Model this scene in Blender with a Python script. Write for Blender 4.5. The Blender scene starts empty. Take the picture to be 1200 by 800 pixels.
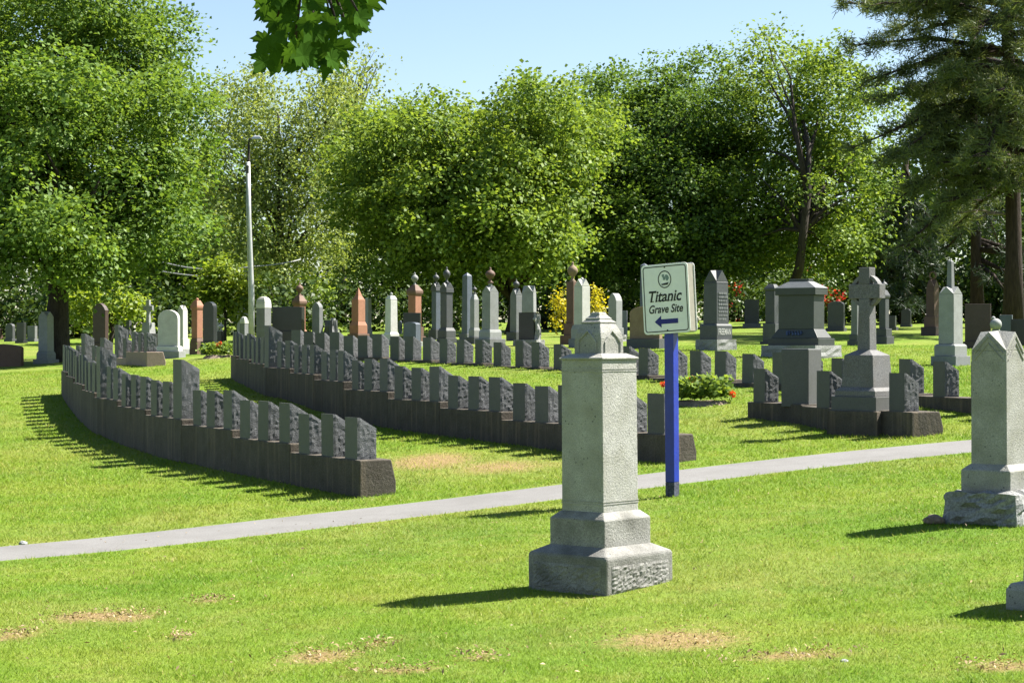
import bpy, bmesh, math, random
import numpy as np
from mathutils import Vector, Matrix

random.seed(7)
RNG = np.random.default_rng(7)
SC = bpy.context.scene
COL = SC.collection
R = math.radians

# ---------------------------------------------------------------- camera, sky, sun, exposure
F = 2200.0            # focal length in pixels of a 1200 px wide picture
EYE = 1.6
cam_d = bpy.data.cameras.new('camera'); cam = bpy.data.objects.new('camera', cam_d); COL.objects.link(cam)
cam.location = (0, 0, EYE); cam.rotation_euler = (R(90), 0, 0)
cam_d.sensor_width = 36.0; cam_d.lens = 36.0 * F / 1200.0
cam_d.clip_start = 0.05; cam_d.clip_end = 3000
SC.camera = cam

SUN_AZ = R(18)        # from +X towards +Y
SUN_EL = R(52)
world = bpy.data.worlds.new('World'); SC.world = world; world.use_nodes = True
nt = world.node_tree; nt.nodes.clear()
sky = nt.nodes.new('ShaderNodeTexSky'); sky.sky_type = 'NISHITA'; sky.sun_disc = False
sky.sun_elevation = SUN_EL; sky.sun_rotation = R(90) - SUN_AZ
sky.altitude = 0; sky.air_density = 1.0; sky.dust_density = 0.4; sky.ozone_density = 1.0
bg = nt.nodes.new('ShaderNodeBackground'); bg.inputs['Strength'].default_value = 0.05
wo = nt.nodes.new('ShaderNodeOutputWorld')
nt.links.new(sky.outputs[0], bg.inputs['Color']); nt.links.new(bg.outputs[0], wo.inputs['Surface'])

sun_d = bpy.data.lights.new('sun', 'SUN'); sun = bpy.data.objects.new('sun', sun_d); COL.objects.link(sun)
sun_d.energy = 5.0; sun_d.angle = R(0.55); sun_d.color = (1.0, 0.95, 0.86)
sdir = Vector((math.cos(SUN_AZ) * math.cos(SUN_EL), math.sin(SUN_AZ) * math.cos(SUN_EL), math.sin(SUN_EL)))
sun.rotation_euler = sdir.to_track_quat('Z', 'Y').to_euler()
sun.location = (20, 20, 40)

SC.view_settings.view_transform = 'Standard'; SC.view_settings.look = 'None'
SC.view_settings.gamma = 1.0; SC.view_settings.use_curve_mapping = False
SC.view_settings.exposure = 1.87
SC.render.engine = 'CYCLES'
SC.cycles.max_bounces = 7; SC.cycles.diffuse_bounces = 3; SC.cycles.transmission_bounces = 4
SC.cycles.use_denoising = True

# ---------------------------------------------------------------- terrain
def P(px, py, Y):
    return ((px - 600) * Y / F, Y, EYE - (py - 400) * Y / F)
CP = [P(*a) for a in [
    (412, 582, 18.7), (342, 571, 19.8), (275, 550, 21.8), (200, 530, 24.2), (144, 511, 26.5), (106, 489, 29.5), (72, 458, 33.5),
    (744, 542, 20.9), (653, 526, 22), (592, 518, 23), (527, 507, 24.8), (461, 495, 26.6), (420, 485, 28), (374, 472, 29.5),
    (341, 462, 31.5), (309, 452, 33.5), (270, 442, 36),
    (374, 419, 40), (476, 425, 38), (577, 431, 35.5), (650, 434, 33.5), (748, 445, 31), (837, 452, 29.5), (1089, 478, 24.4),
    (868, 492, 24.9), (953, 504, 23.5), (1045, 513, 22), (1106, 507, 22.3),
    (705, 692, 12), (788, 578, 17), (1165, 606, 14), (1190, 722, 10.4), (0, 650, 15.4), (500, 596, 18.0),
    (53, 427, 49), (198, 420, 46), (15, 432, 46), (295, 407, 50),
    (500, 403, 43), (575, 406, 43), (690, 403, 43), (840, 410, 40), (940, 418, 37), (1115, 428, 35),
    (600, 386, 72), (900, 377, 76), (1060, 382, 62), (30, 398, 66), (280, 396, 66)]]
CP += [(0, 0, 0), (-8, 2, -.15), (8, 2, .15), (0, -15, -.2), (-40, -15, -.6), (40, -15, .7), (0, 160, 3), (-80, 160, 2.0),
       (80, 160, 3.2), (-60, 60, 1.2), (60, 60, 2.6), (-40, 20, -.2), (40, 20, 1.3), (-12, 12, -.3), (14, 14, .6)]
CP = np.array(CP, float)
def _phi(r2):
    return np.where(r2 < 1e-9, 0.0, 0.5 * r2 * np.log(np.maximum(r2, 1e-9)))
def _tps(cp, lam):
    n = len(cp); xy = cp[:, :2]
    d2 = ((xy[:, None] - xy[None]) ** 2).sum(-1)
    K = _phi(d2) + lam * np.eye(n)
    Q = np.c_[np.ones(n), xy]
    A = np.zeros((n + 3, n + 3)); A[:n, :n] = K; A[:n, n:] = Q; A[n:, :n] = Q.T
    return np.linalg.solve(A, np.r_[cp[:, 2], 0, 0, 0])
TW = _tps(CP, 6.0)
def ground(x, y):
    x = np.clip(np.asarray(x, float), -80, 80); y = np.clip(np.asarray(y, float), -15, 160)
    sh = x.shape; p = np.c_[x.ravel(), y.ravel()]
    out = np.empty(len(p))
    for i in range(0, len(p), 20000):
        q = p[i:i + 20000]
        d2 = ((q[:, None] - CP[None, :, :2]) ** 2).sum(-1)
        out[i:i + 20000] = _phi(d2) @ TW[:-3] + TW[-3] + q @ TW[-2:]
    return out.reshape(sh)
def g1(x, y):
    return float(ground(np.array([x]), np.array([y]))[0])
YS = np.arange(6, 120, 0.1)
def at(px, py):
    """the ground point seen at a place of the photograph"""
    xs = (px - 600) * YS / F; zs = EYE - (py - 400) * YS / F
    k = np.argmax(ground(xs, YS) >= zs)
    return Vector((xs[k], YS[k], zs[k]))
def stand(px, Y):
    x = (px - 600) * Y / F
    return Vector((x, Y, g1(x, Y)))

# ---------------------------------------------------------------- object helpers
def empty(name, loc=(0, 0, 0), rz=0.0, lean=(0, 0)):
    o = bpy.data.objects.new(name, None); COL.objects.link(o)
    o.empty_display_size = 0.2; o.location = loc; o.rotation_euler = (lean[0], lean[1], rz)
    return o
def tag(o, label=None, cat=None, group=None, kind=None):
    if label: o['label'] = label
    if cat: o['category'] = cat
    if group: o['group'] = group
    if kind: o['kind'] = kind
    elif cat: o['kind'] = 'thing'
    return o
def link(name, me, mat=None, parent=None, loc=None, rz=None):
    o = bpy.data.objects.new(name, me); COL.objects.link(o)
    if mat is not None and not me.materials:
        for m in (mat if isinstance(mat, (list, tuple)) else [mat]): me.materials.append(m)
    if parent is not None: o.parent = parent
    if loc is not None: o.location = loc
    if rz is not None: o.rotation_euler = (0, 0, rz)
    return o
class G:
    """collects vertices and faces of one mesh"""
    def __init__(s): s.v = []; s.f = []; s.m = []
    def add(s, vs, fs, m=0):
        b = len(s.v); s.v += [tuple(v) for v in vs]
        for f in fs: s.f.append(tuple(i + b for i in f)); s.m.append(m)
        return s
    def rings(s, rings, cap0=True, cap1=True, m=0):
        n = len(rings[0]); vs = [p for r in rings for p in r]; fs = []
        for k in range(len(rings) - 1):
            for i in range(n):
                j = (i + 1) % n
                fs.append((k * n + i, k * n + j, (k + 1) * n + j, (k + 1) * n + i))
        if cap0: fs.append(tuple(range(n - 1, -1, -1)))
        if cap1: fs.append(tuple((len(rings) - 1) * n + i for i in range(n)))
        return s.add(vs, fs, m)
    def frustum(s, w0, d0, z0, w1, d1, z1, cx=0, cy=0, m=0):
        r = lambda w, d, z: [(cx - w / 2, cy - d / 2, z), (cx + w / 2, cy - d / 2, z), (cx + w / 2, cy + d / 2, z), (cx - w / 2, cy + d / 2, z)]
        return s.rings([r(w0, d0, z0), r(w1, d1, z1)], m=m)
    def stack(s, prof, cx=0, cy=0, m=0):
        """square-sectioned turning: prof = [(w, d, z), ...]"""
        r = lambda w, d, z: [(cx - w / 2, cy - d / 2, z), (cx + w / 2, cy - d / 2, z), (cx + w / 2, cy + d / 2, z), (cx - w / 2, cy + d / 2, z)]
        return s.rings([r(*p) for p in prof], m=m)
    def box(s, x0, x1, y0, y1, z0, z1, m=0):
        return s.frustum(x1 - x0, y1 - y0, z0, x1 - x0, y1 - y0, z1, (x0 + x1) / 2, (y0 + y1) / 2, m)
    def lathe(s, prof, n=14, cx=0, cy=0, m=0):
        return s.rings([[(cx + r * math.cos(2 * math.pi * i / n), cy + r * math.sin(2 * math.pi * i / n), z) for i in range(n)] for r, z in prof], m=m)
    def slab(s, prof, y0, y1, m=0):
        """profile in x,z pulled through y (front at y0)"""
        return s.rings([[(x, y0, z) for x, z in prof], [(x, y1, z) for x, z in prof]], m=m)
    def tube(s, pts, rad, n=7, m=0):
        pts = [Vector(p) for p in pts]; rings = []
        for i, p in enumerate(pts):
            t = (pts[min(i + 1, len(pts) - 1)] - pts[max(i - 1, 0)])
            t = t.normalized() if t.length > 1e-9 else Vector((0, 0, 1))
            a = t.cross(Vector((0.31, 0.2, 0.93)) if abs(t.z) < .9 else Vector((1, 0.1, 0))).normalized(); b = t.cross(a)
            rr = rad[i] if isinstance(rad, (list, tuple)) else rad
            rings.append([p + (a * math.cos(2 * math.pi * k / n) + b * math.sin(2 * math.pi * k / n)) * rr for k in range(n)])
        return s.rings(rings, m=m)
    def build(s, name, mat, parent=None, smooth=False, bevel=0.0, loc=None, rz=None):
        me = bpy.data.meshes.new(name); me.from_pydata(s.v, [], s.f)
        mats = mat if isinstance(mat, (list, tuple)) else [mat]
        for m in mats: me.materials.append(m)
        if len(mats) > 1: me.polygons.foreach_set('material_index', s.m)
        bm = bmesh.new(); bm.from_mesh(me); bmesh.ops.recalc_face_normals(bm, faces=bm.faces); bm.to_mesh(me); bm.free()
        if smooth: me.polygons.foreach_set('use_smooth', [True] * len(me.polygons))
        me.update()
        o = link(name, me, None, parent, loc, rz)
        if bevel:
            b = o.modifiers.new('edge', 'BEVEL'); b.width = bevel; b.segments = 2; b.limit_method = 'ANGLE'; b.angle_limit = R(35)
        return o
def np_mesh(name, verts, quads, mat, parent=None, attr=None, loc=None):
    """fast mesh from numpy arrays; quads may be (n,3) or (n,4)"""
    me = bpy.data.meshes.new(name)
    n, k = quads.shape
    me.vertices.add(len(verts)); me.vertices.foreach_set('co', np.ascontiguousarray(verts, dtype=np.float32).ravel())
    me.loops.add(n * k); me.loops.foreach_set('vertex_index', np.ascontiguousarray(quads, dtype=np.int32).ravel())
    me.polygons.add(n)
    me.polygons.foreach_set('loop_start', np.arange(0, n * k, k, dtype=np.int32))
    if attr is not None:
        for an, av in attr.items():
            a = me.attributes.new(an, 'FLOAT', 'POINT'); a.data.foreach_set('value', np.ascontiguousarray(av, dtype=np.float32))
    me.update(calc_edges=True); me.validate()
    me.materials.append(mat)
    return link(name, me, None, parent, loc)
def rough_mesh(g, amp, cuts=3, seed=0, keep_z=True, faces=None):
    """break the faces of a mesh into small uneven facets, as rock-faced stone"""
    me = bpy.data.meshes.new('rough'); me.from_pydata(g.v, [], g.f)
    bm = bmesh.new(); bm.from_mesh(me); bmesh.ops.recalc_face_normals(bm, faces=bm.faces)
    bmesh.ops.subdivide_edges(bm, edges=bm.edges, cuts=cuts, use_grid_fill=True)
    rnd = random.Random(seed); bm.normal_update()
    for v in bm.verts:
        n = v.normal.copy()
        if keep_z: n.z = 0
        edge = any(e.calc_face_angle(0) > .9 for e in v.link_edges)
        v.co += n * rnd.uniform(-amp, amp) * (0.35 if edge else 1.0)
    bm.to_mesh(me); bm.free(); return me

# ---------------------------------------------------------------- materials
def nodes(name):
    m = bpy.data.materials.new(name); m.use_nodes = True; t = m.node_tree; t.nodes.clear()
    out = t.nodes.new('ShaderNodeOutputMaterial')
    return m, t, out
def N(t, typ, **kw):
    n = t.nodes.new(typ)
    for k, v in kw.items():
        if k.startswith('_'): n.inputs[int(k[1:])].default_value = v
        elif k in n.inputs and not hasattr(n, k): n.inputs[k].default_value = v
        else: setattr(n, k, v)
    return n
def ramp(t, fac, stops):
    r = t.nodes.new('ShaderNodeValToRGB'); e = r.color_ramp.elements
    while len(e) < len(stops): e.new(0.5)
    for i, (p, c) in enumerate(stops): e[i].position = p; e[i].color = (*c, 1) if len(c) == 3 else c
    t.links.new(fac, r.inputs[0]); return r.outputs[0]
def noise(t, vec, scale, detail=4, rough=.6):
    n = t.nodes.new('ShaderNodeTexNoise'); n.inputs['Scale'].default_value = scale; n.inputs['Detail'].default_value = detail
    n.inputs['Roughness'].default_value = rough
    if vec is not None: t.links.new(vec, n.inputs['Vector'])
    return n.outputs['Fac']
def mixc(t, fac, a, b, mode='MIX'):
    n = t.nodes.new('ShaderNodeMix'); n.data_type = 'RGBA'; n.blend_type = mode
    for sock, v in ((n.inputs[0], fac), (n.inputs[6], a), (n.inputs[7], b)):
        if hasattr(v, 'is_linked'): t.links.new(v, sock)
        elif isinstance(v, (int, float)): sock.default_value = v
        else: sock.default_value = (*v, 1)
    return n.outputs[2]
def stone(name, col, rough=.75, speck=.25, speck_scale=120, bump=.25, bump_scale=60, stain=(.5, .5, .42), stain_amt=.35, lichen=0.0, var=.18, streak=0.0):
    m, t, out = nodes(name); col = [x * .88 for x in col]
    b = N(t, 'ShaderNodeBsdfPrincipled'); b.inputs['Roughness'].default_value = rough; b.inputs['Specular IOR Level'].default_value = .35
    tc = N(t, 'ShaderNodeTexCoord'); v = tc.outputs['Object']
    oi = N(t, 'ShaderNodeObjectInfo')
    off = N(t, 'ShaderNodeVectorMath', operation='ADD'); t.links.new(v, off.inputs[0])
    sc = N(t, 'ShaderNodeVectorMath', operation='SCALE'); t.links.new(oi.outputs['Random'], sc.inputs['Scale']); sc.inputs[0].default_value = (37, 17, 51)
    t.links.new(sc.outputs[0], off.inputs[1]); v = off.outputs[0]
    n1 = noise(t, v, speck_scale, 2, .7); n2 = noise(t, v, 5.5, 5, .65); n3 = noise(t, v, 22, 4, .7)
    c = mixc(t, ramp(t, n1, [(.35, (0, 0, 0)), (.68, (1, 1, 1))]), [x * (1 - speck) for x in col], [min(.9, x * (1 + speck)) for x in col])
    c = mixc(t, ramp(t, n2, [(.42, (0, 0, 0)), (.7, (stain_amt,) * 3)]), c, [x * s for x, s in zip(col, stain)])
    c = mixc(t, ramp(t, n3, [(.35, (1 - var,) * 3), (.7, (1, 1, 1))]), (0, 0, 0), c)
    hsv = N(t, 'ShaderNodeHueSaturation'); t.links.new(c, hsv.inputs['Color'])
    mr = N(t, 'ShaderNodeMapRange'); mr.inputs[3].default_value = .86; mr.inputs[4].default_value = 1.14
    t.links.new(oi.outputs['Random'], mr.inputs[0]); t.links.new(mr.outputs[0], hsv.inputs['Value']); c = hsv.outputs[0]
    if lichen:
        vo = N(t, 'ShaderNodeTexVoronoi'); vo.inputs['Scale'].default_value = 30; t.links.new(v, vo.inputs['Vector'])
        n5 = noise(t, v, 7, 3); mul = N(t, 'ShaderNodeMath', operation='MULTIPLY')
        a = ramp(t, vo.outputs['Distance'], [(.12, (1, 1, 1)), (.22, (0, 0, 0))]); bb = ramp(t, n5, [(.48, (0, 0, 0)), (.6, (1, 1, 1))])
        t.links.new(a, mul.inputs[0]); t.links.new(bb, mul.inputs[1])
        k = N(t, 'ShaderNodeMath', operation='MULTIPLY'); t.links.new(mul.outputs[0], k.inputs[0]); k.inputs[1].default_value = lichen
        c = mixc(t, k.outputs[0], c, [x * .22 for x in col])
    if streak:      # water stains running down the face
        mp = N(t, 'ShaderNodeMapping'); mp.inputs['Scale'].default_value = (1, 1, .06); t.links.new(v, mp.inputs[0])
        c = mixc(t, ramp(t, noise(t, mp.outputs[0], 4.5, 4, .6), [(.42, (0, 0, 0)), (.66, (streak,) * 3)]), c, [x * .38 for x in col])
        c = mixc(t, ramp(t, noise(t, mp.outputs[0], 13, 3, .6), [(.54, (0, 0, 0)), (.68, (streak,) * 3)]), c, [x * k_ for x, k_ in zip(col, (2.3, 2.0, 1.7))])
    t.links.new(c, b.inputs['Base Color'])
    nb = noise(t, v, bump_scale, 5, .7)
    bp = N(t, 'ShaderNodeBump'); bp.inputs['Strength'].default_value = bump; bp.inputs['Distance'].default_value = .02
    t.links.new(nb, bp.inputs['Height']); t.links.new(bp.outputs[0], b.inputs['Normal'])
    t.links.new(b.outputs[0], out.inputs['Surface'])
    return m
def plain(name, col, rough=.5, spec=.4, metal=0.0, var=.1, vscale=20, bump=0.0):
    m, t, out = nodes(name)
    b = N(t, 'ShaderNodeBsdfPrincipled'); b.inputs['Roughness'].default_value = rough; b.inputs['Metallic'].default_value = metal
    b.inputs['Specular IOR Level'].default_value = spec
    tc = N(t, 'ShaderNodeTexCoord'); n = noise(t, tc.outputs['Object'], vscale, 5)
    c = mixc(t, ramp(t, n, [(.35, (0, 0, 0)), (.65, (1, 1, 1))]), [x * (1 - var) for x in col], [min(.95, x * (1 + var)) for x in col])
    t.links.new(c, b.inputs['Base Color'])
    if bump:
        bp = N(t, 'ShaderNodeBump'); bp.inputs['Strength'].default_value = bump; bp.inputs['Distance'].default_value = .02
        t.links.new(noise(t, tc.outputs['Object'], vscale * 3, 4), bp.inputs['Height']); t.links.new(bp.outputs[0], b.inputs['Normal'])
    t.links.new(b.outputs[0], out.inputs['Surface'])
    return m
def leafy(name, c0, c1, trans=.45, gloss=.014, rough=.5, patch=.35):
    """thin leaf: diffuse + light coming through + a little sheen, tone varied leaf by leaf"""
    m, t, out = nodes(name)
    geo = N(t, 'ShaderNodeNewGeometry'); tc = N(t, 'ShaderNodeTexCoord')
    n = noise(t, tc.outputs['Object'], patch, 3)
    add = N(t, 'ShaderNodeMath', operation='ADD'); t.links.new(geo.outputs['Random Per Island'], add.inputs[0]); t.links.new(n, add.inputs[1])
    c = ramp(t, add.outputs[0], [(.35, c0), (1.0, c1)])
    dv = N(t, 'ShaderNodeMath', operation='MULTIPLY'); t.links.new(add.outputs[0], dv.inputs[0]); dv.inputs[1].default_value = .62
    c = ramp(t, dv.outputs[0], [(.3, c0), (.82, c1)])
    d = N(t, 'ShaderNodeBsdfDiffuse'); tr = N(t, 'ShaderNodeBsdfTranslucent'); gl = N(t, 'ShaderNodeBsdfGlossy'); gl.inputs['Roughness'].default_value = rough
    t.links.new(c, d.inputs['Color'])
    yc = mixc(t, 1.0, c, (1.2, 1.1, .5), 'MULTIPLY'); t.links.new(yc, tr.inputs['Color'])
    m1 = N(t, 'ShaderNodeMixShader'); m1.inputs[0].default_value = trans
    t.links.new(d.outputs[0], m1.inputs[1]); t.links.new(tr.outputs[0], m1.inputs[2])
    m2 = N(t, 'ShaderNodeMixShader'); m2.inputs[0].default_value = gloss
    t.links.new(m1.outputs[0], m2.inputs[1]); t.links.new(gl.outputs[0], m2.inputs[2])
    t.links.new(m2.outputs[0], out.inputs['Surface'])
    return m
def bark(name, col):
    m, t, out = nodes(name)
    b = N(t, 'ShaderNodeBsdfPrincipled'); b.inputs['Roughness'].default_value = .9; b.inputs['Specular IOR Level'].default_value = .15
    tc = N(t, 'ShaderNodeTexCoord'); mp = N(t, 'ShaderNodeMapping'); mp.inputs['Scale'].default_value = (9, 9, 1.6)
    t.links.new(tc.outputs['Object'], mp.inputs[0]); n = noise(t, mp.outputs[0], 2.2, 6, .7)
    t.links.new(ramp(t, n, [(.3, [x * .45 for x in col]), (.7, [x * 1.3 for x in col])]), b.inputs['Base Color'])
    bp = N(t, 'ShaderNodeBump'); bp.inputs['Strength'].default_value = .8; bp.inputs['Distance'].default_value = .05
    t.links.new(n, bp.inputs['Height']); t.links.new(bp.outputs[0], b.inputs['Normal'])
    t.links.new(b.outputs[0], out.inputs['Surface']); return m

M = {}
M['white'] = stone('white_marble', (.55, .55, .51), .7, .10, 90, .18, 50, stain_amt=.3)
M['granite_pale'] = stone('pale_granite', (.375, .372, .345), .72, .28, 150, .4, 70, (.5, .5, .40), .6, lichen=1.0, var=.26)
M['granite_base'] = stone('weathered_granite_base', (.34, .335, .31), .78, .32, 130, .5, 60, (.22, .22, .19), .75, lichen=1.0, var=.35)
M['pale'] = stone('pale_grey_granite', (.29, .30, .297), .72, .16, 110, .25, 60)
M['grey'] = stone('grey_granite', (.19, .198, .205), .7, .2, 110, .25, 60)
M['cross'] = stone('speckled_grey_granite', (.15, .15, .15), .7, .4, 80, .4, 60, (.7, .6, .45), .4)
M['dgrey'] = stone('dark_grey_granite', (.075, .08, .085), .55, .25, 110, .2, 60)
M['black'] = stone('black_granite', (.032, .036, .036), .3, .3, 140, .05, 60)
M['tomb'] = stone('green_grey_granite', (.05, .056, .053), .5, .25, 120, .12, 60)
M['brown'] = stone('brown_sandstone', (.16, .095, .068), .7, .15, 90, .2, 50)
M['dbrown'] = stone('dark_brown_granite', (.075, .05, .042), .5, .2, 90, .1, 50)
M['red'] = stone('red_sandstone', (.36, .17, .105), .75, .14, 90, .25, 50)
M['tan'] = stone('tan_sandstone', (.23, .165, .10), .75, .14, 90, .25, 50)
M['blueg'] = stone('blue_grey_granite', (.11, .13, .165), .5, .15, 110, .15, 60)
M['mark_front'] = stone('marker_granite_smooth', (.095, .098, .094), .62, .22, 160, .12, 80, (.6, .62, .5), .3)
M['mark_rough'] = stone('marker_granite_rough', (.115, .12, .128), .7, .35, 130, .6, 90)
M['concrete'] = stone('stained_concrete', (.098, .084, .066), .9, .25, 60, .6, 30, (.5, .45, .4), .6, streak=.32)
M['pink_concrete'] = stone('pinkish_concrete', (.36, .27, .215), .9, .12, 60, .35, 30, (.7, .65, .6), .3)
M['rock'] = stone('rock_faced_granite', (.27, .275, .27), .8, .35, 60, .8, 35)
M['soil'] = stone('bare_soil', (.24, .185, .14), .95, .3, 50, .8, 30)
M['bark'] = bark('maple_bark', (.05, .042, .036))
M['pine_bark'] = bark('pine_bark', (.045, .032, .027))
M['dead'] = bark('dead_wood', (.22, .19, .165))
M['leaf_a'] = leafy('maple_leaves_green', (.044, .10, .017), (.16, .25, .05))
M['leaf_b'] = leafy('maple_leaves_lime', (.06, .122, .02), (.205, .29, .056))
M['leaf_c'] = leafy('maple_leaves_deep', (.036, .083, .017), (.125, .205, .042))
M['leaf_d'] = leafy('pale_airy_leaves', (.095, .145, .04), (.26, .325, .10), gloss=.02)
M['leaf_lime'] = leafy('young_lime_leaves', (.10, .17, .02), (.25, .33, .045), .5, .02)
M['hedge'] = leafy('shaded_undergrowth_leaves', (.018, .042, .010), (.065, .105, .022), .3, .02)  # canopy shade put into the leaf colour, darker than the other leaves
M['leaf_y'] = leafy('golden_leaves', (.26, .25, .02), (.5, .44, .03), .5, .03)
M['leaf_near'] = leafy('near_maple_leaves', (.03, .075, .011), (.065, .13, .02), .42, .0)
M['needle'] = leafy('pine_needles', (.045, .07, .028), (.13, .165, .065), .3, .02)
M['spruce'] = leafy('spruce_needles', (.02, .038, .02), (.045, .075, .035), .15, .05)
M['shrub'] = leafy('shrub_leaves', (.035, .075, .014), (.12, .19, .03), .35, .05, patch=3)
M['red_bloom'] = leafy('red_blossom', (.42, .03, .03), (.62, .07, .06), .3, .02)
M['orange_bloom'] = leafy('orange_blossom', (.70, .07, .02), (.85, .14, .05), .3, .02)
M['iron'] = plain('weathered_bronze', (.05, .05, .05), .5)
M['pole'] = plain('galvanised_pole', (.42, .43, .44), .45, .5, .3, .12, 8)
M['blue'] = plain('blue_paint', (.005, .02, .25), .4, .5, 0, .12, 14)
M['post_foot'] = plain('scuffed_blue_paint', (.055, .06, .085), .8, .2, 0, .5, 40)
M['sign_white'] = plain('sign_sheet', (.70, .70, .69), .45, .4, 0, .03)
M['sign_side'] = plain('sign_edge_beige', (.20, .19, .155), .6, .3, 0, .08)  # beige side, its shaded look under grazing sun darkened into the colour
M['ink'] = plain('sign_black', (.012, .014, .014), .5, .3, 0, .05)
M['ink_blue'] = plain('sign_blue', (.012, .016, .16), .5, .3, 0, .05)
M['ink_green'] = plain('emblem_grey_green', (.16, .22, .21), .5, .3, 0, .3, 120)
M['letter_pale'] = plain('pale_cut_lettering', (.42, .42, .41), .8, .2)
M['letter_blue'] = plain('faded_blue_lettering', (.045, .065, .16), .8, .2)
M['wire'] = plain('wire_grey', (.3, .3, .31), .5)
M['blade'] = None

def lawn_nodes(t, worn):
    """lawn colour by place: fresh green, lime, dry straw, and worn earth where the turf is gone"""
    geo = N(t, 'ShaderNodeNewGeometry'); v = geo.outputs['Position']
    n1 = noise(t, v, .55, 4, .6); n2 = noise(t, v, 3.1, 4, .65); n3 = noise(t, v, 17, 3, .7)
    c = ramp(t, n1, [(.34, (.10, .178, .017)), (.5, (.132, .203, .021)), (.68, (.168, .214, .03))])
    c = mixc(t, ramp(t, n2, [(.5, (0, 0, 0)), (.74, (.5, .5, .5))]), c, (.225, .215, .065))
    nL = noise(t, v, .23, 3, .55); c = mixc(t, ramp(t, nL, [(.46, (0, 0, 0)), (.68, (.45, .45, .45))]), c, (.225, .22, .07))
    c = mixc(t, ramp(t, n2, [(.25, (.5, .5, .5)), (.42, (0, 0, 0))]), c, (.07, .135, .013))
    c = mixc(t, ramp(t, n3, [(.3, (.35, .35, .35)), (.6, (0, 0, 0))]), c, (.06, .10, .012))
    return c, n2, n3
def make_lawn():
    m, t, out = nodes('lawn_turf')
    b = N(t, 'ShaderNodeBsdfPrincipled'); b.inputs['Roughness'].default_value = .9; b.inputs['Specular IOR Level'].default_value = .1
    c, n2, n3 = lawn_nodes(t, None)
    a = N(t, 'ShaderNodeAttribute'); a.attribute_name = 'worn'
    s = N(t, 'ShaderNodeMath', operation='ADD'); t.links.new(a.outputs['Fac'], s.inputs[0])
    nn = N(t, 'ShaderNodeMath', operation='MULTIPLY_ADD'); t.links.new(n3, nn.inputs[0]); nn.inputs[1].default_value = 1.1; nn.inputs[2].default_value = -.55
    t.links.new(nn.outputs[0], s.inputs[1])
    c = mixc(t, ramp(t, s.outputs[0], [(.3, (0, 0, 0)), (.75, (.85, .85, .85))]), c, (.25, .165, .085))
    t.links.new(c, b.inputs['Base Color'])
    geo = N(t, 'ShaderNodeNewGeometry')
    bp = N(t, 'ShaderNodeBump'); bp.inputs['Strength'].default_value = .7; bp.inputs['Distance'].default_value = .05
    t.links.new(noise(t, geo.outputs['Position'], 38, 4, .7), bp.inputs['Height']); t.links.new(bp.outputs[0], b.inputs['Normal'])
    t.links.new(b.outputs[0], out.inputs['Surface']); return m
def make_blade():
    m, t, out = nodes('grass_blades')
    c, n2, n3 = lawn_nodes(t, None)
    a = N(t, 'ShaderNodeAttribute'); a.attribute_name = 'straw'
    c = mixc(t, a.outputs['Fac'], c, (.34, .28, .12))
    geo = N(t, 'ShaderNodeNewGeometry')
    br = ramp(t, geo.outputs['Random Per Island'], [(0, (1.0, 1.02, .85)), (1, (1.55, 1.55, 1.15))])
    c = mixc(t, 1.0, c, br, 'MULTIPLY')
    d = N(t, 'ShaderNodeBsdfDiffuse'); tr = N(t, 'ShaderNodeBsdfTranslucent'); t.links.new(c, d.inputs['Color']); t.links.new(c, tr.inputs['Color'])
    mx = N(t, 'ShaderNodeMixShader'); mx.inputs[0].default_value = .4; t.links.new(d.outputs[0], mx.inputs[1]); t.links.new(tr.outputs[0], mx.inputs[2])
    gl = N(t, 'ShaderNodeBsdfGlossy'); gl.inputs['Roughness'].default_value = .45
    m2 = N(t, 'ShaderNodeMixShader'); m2.inputs[0].default_value = .008; t.links.new(mx.outputs[0], m2.inputs[1]); t.links.new(gl.outputs[0], m2.inputs[2])
    t.links.new(m2.outputs[0], out.inputs['Surface']); return m
def make_path():
    m, t, out = nodes('path_asphalt')
    b = N(t, 'ShaderNodeBsdfPrincipled'); b.inputs['Roughness'].default_value = .92; b.inputs['Specular IOR Level'].default_value = .2
    geo = N(t, 'ShaderNodeNewGeometry'); v = geo.outputs['Position']
    c = ramp(t, noise(t, v, 90, 2, .7), [(.3, (.125, .122, .118)), (.7, (.195, .191, .184))])
    c = mixc(t, ramp(t, noise(t, v, 1.6, 5), [(.4, (0, 0, 0)), (.7, (.35, .35, .35))]), c, (.085, .08, .074))
    t.links.new(c, b.inputs['Base Color'])
    bp = N(t, 'ShaderNodeBump'); bp.inputs['Strength'].default_value = .35; bp.inputs['Distance'].default_value = .01
    t.links.new(noise(t, v, 120, 3), bp.inputs['Height']); t.links.new(bp.outputs[0], b.inputs['Normal'])
    t.links.new(b.outputs[0], out.inputs['Surface']); return m
M['lawn'] = make_lawn(); M['blade'] = make_blade(); M['path'] = make_path()

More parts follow.
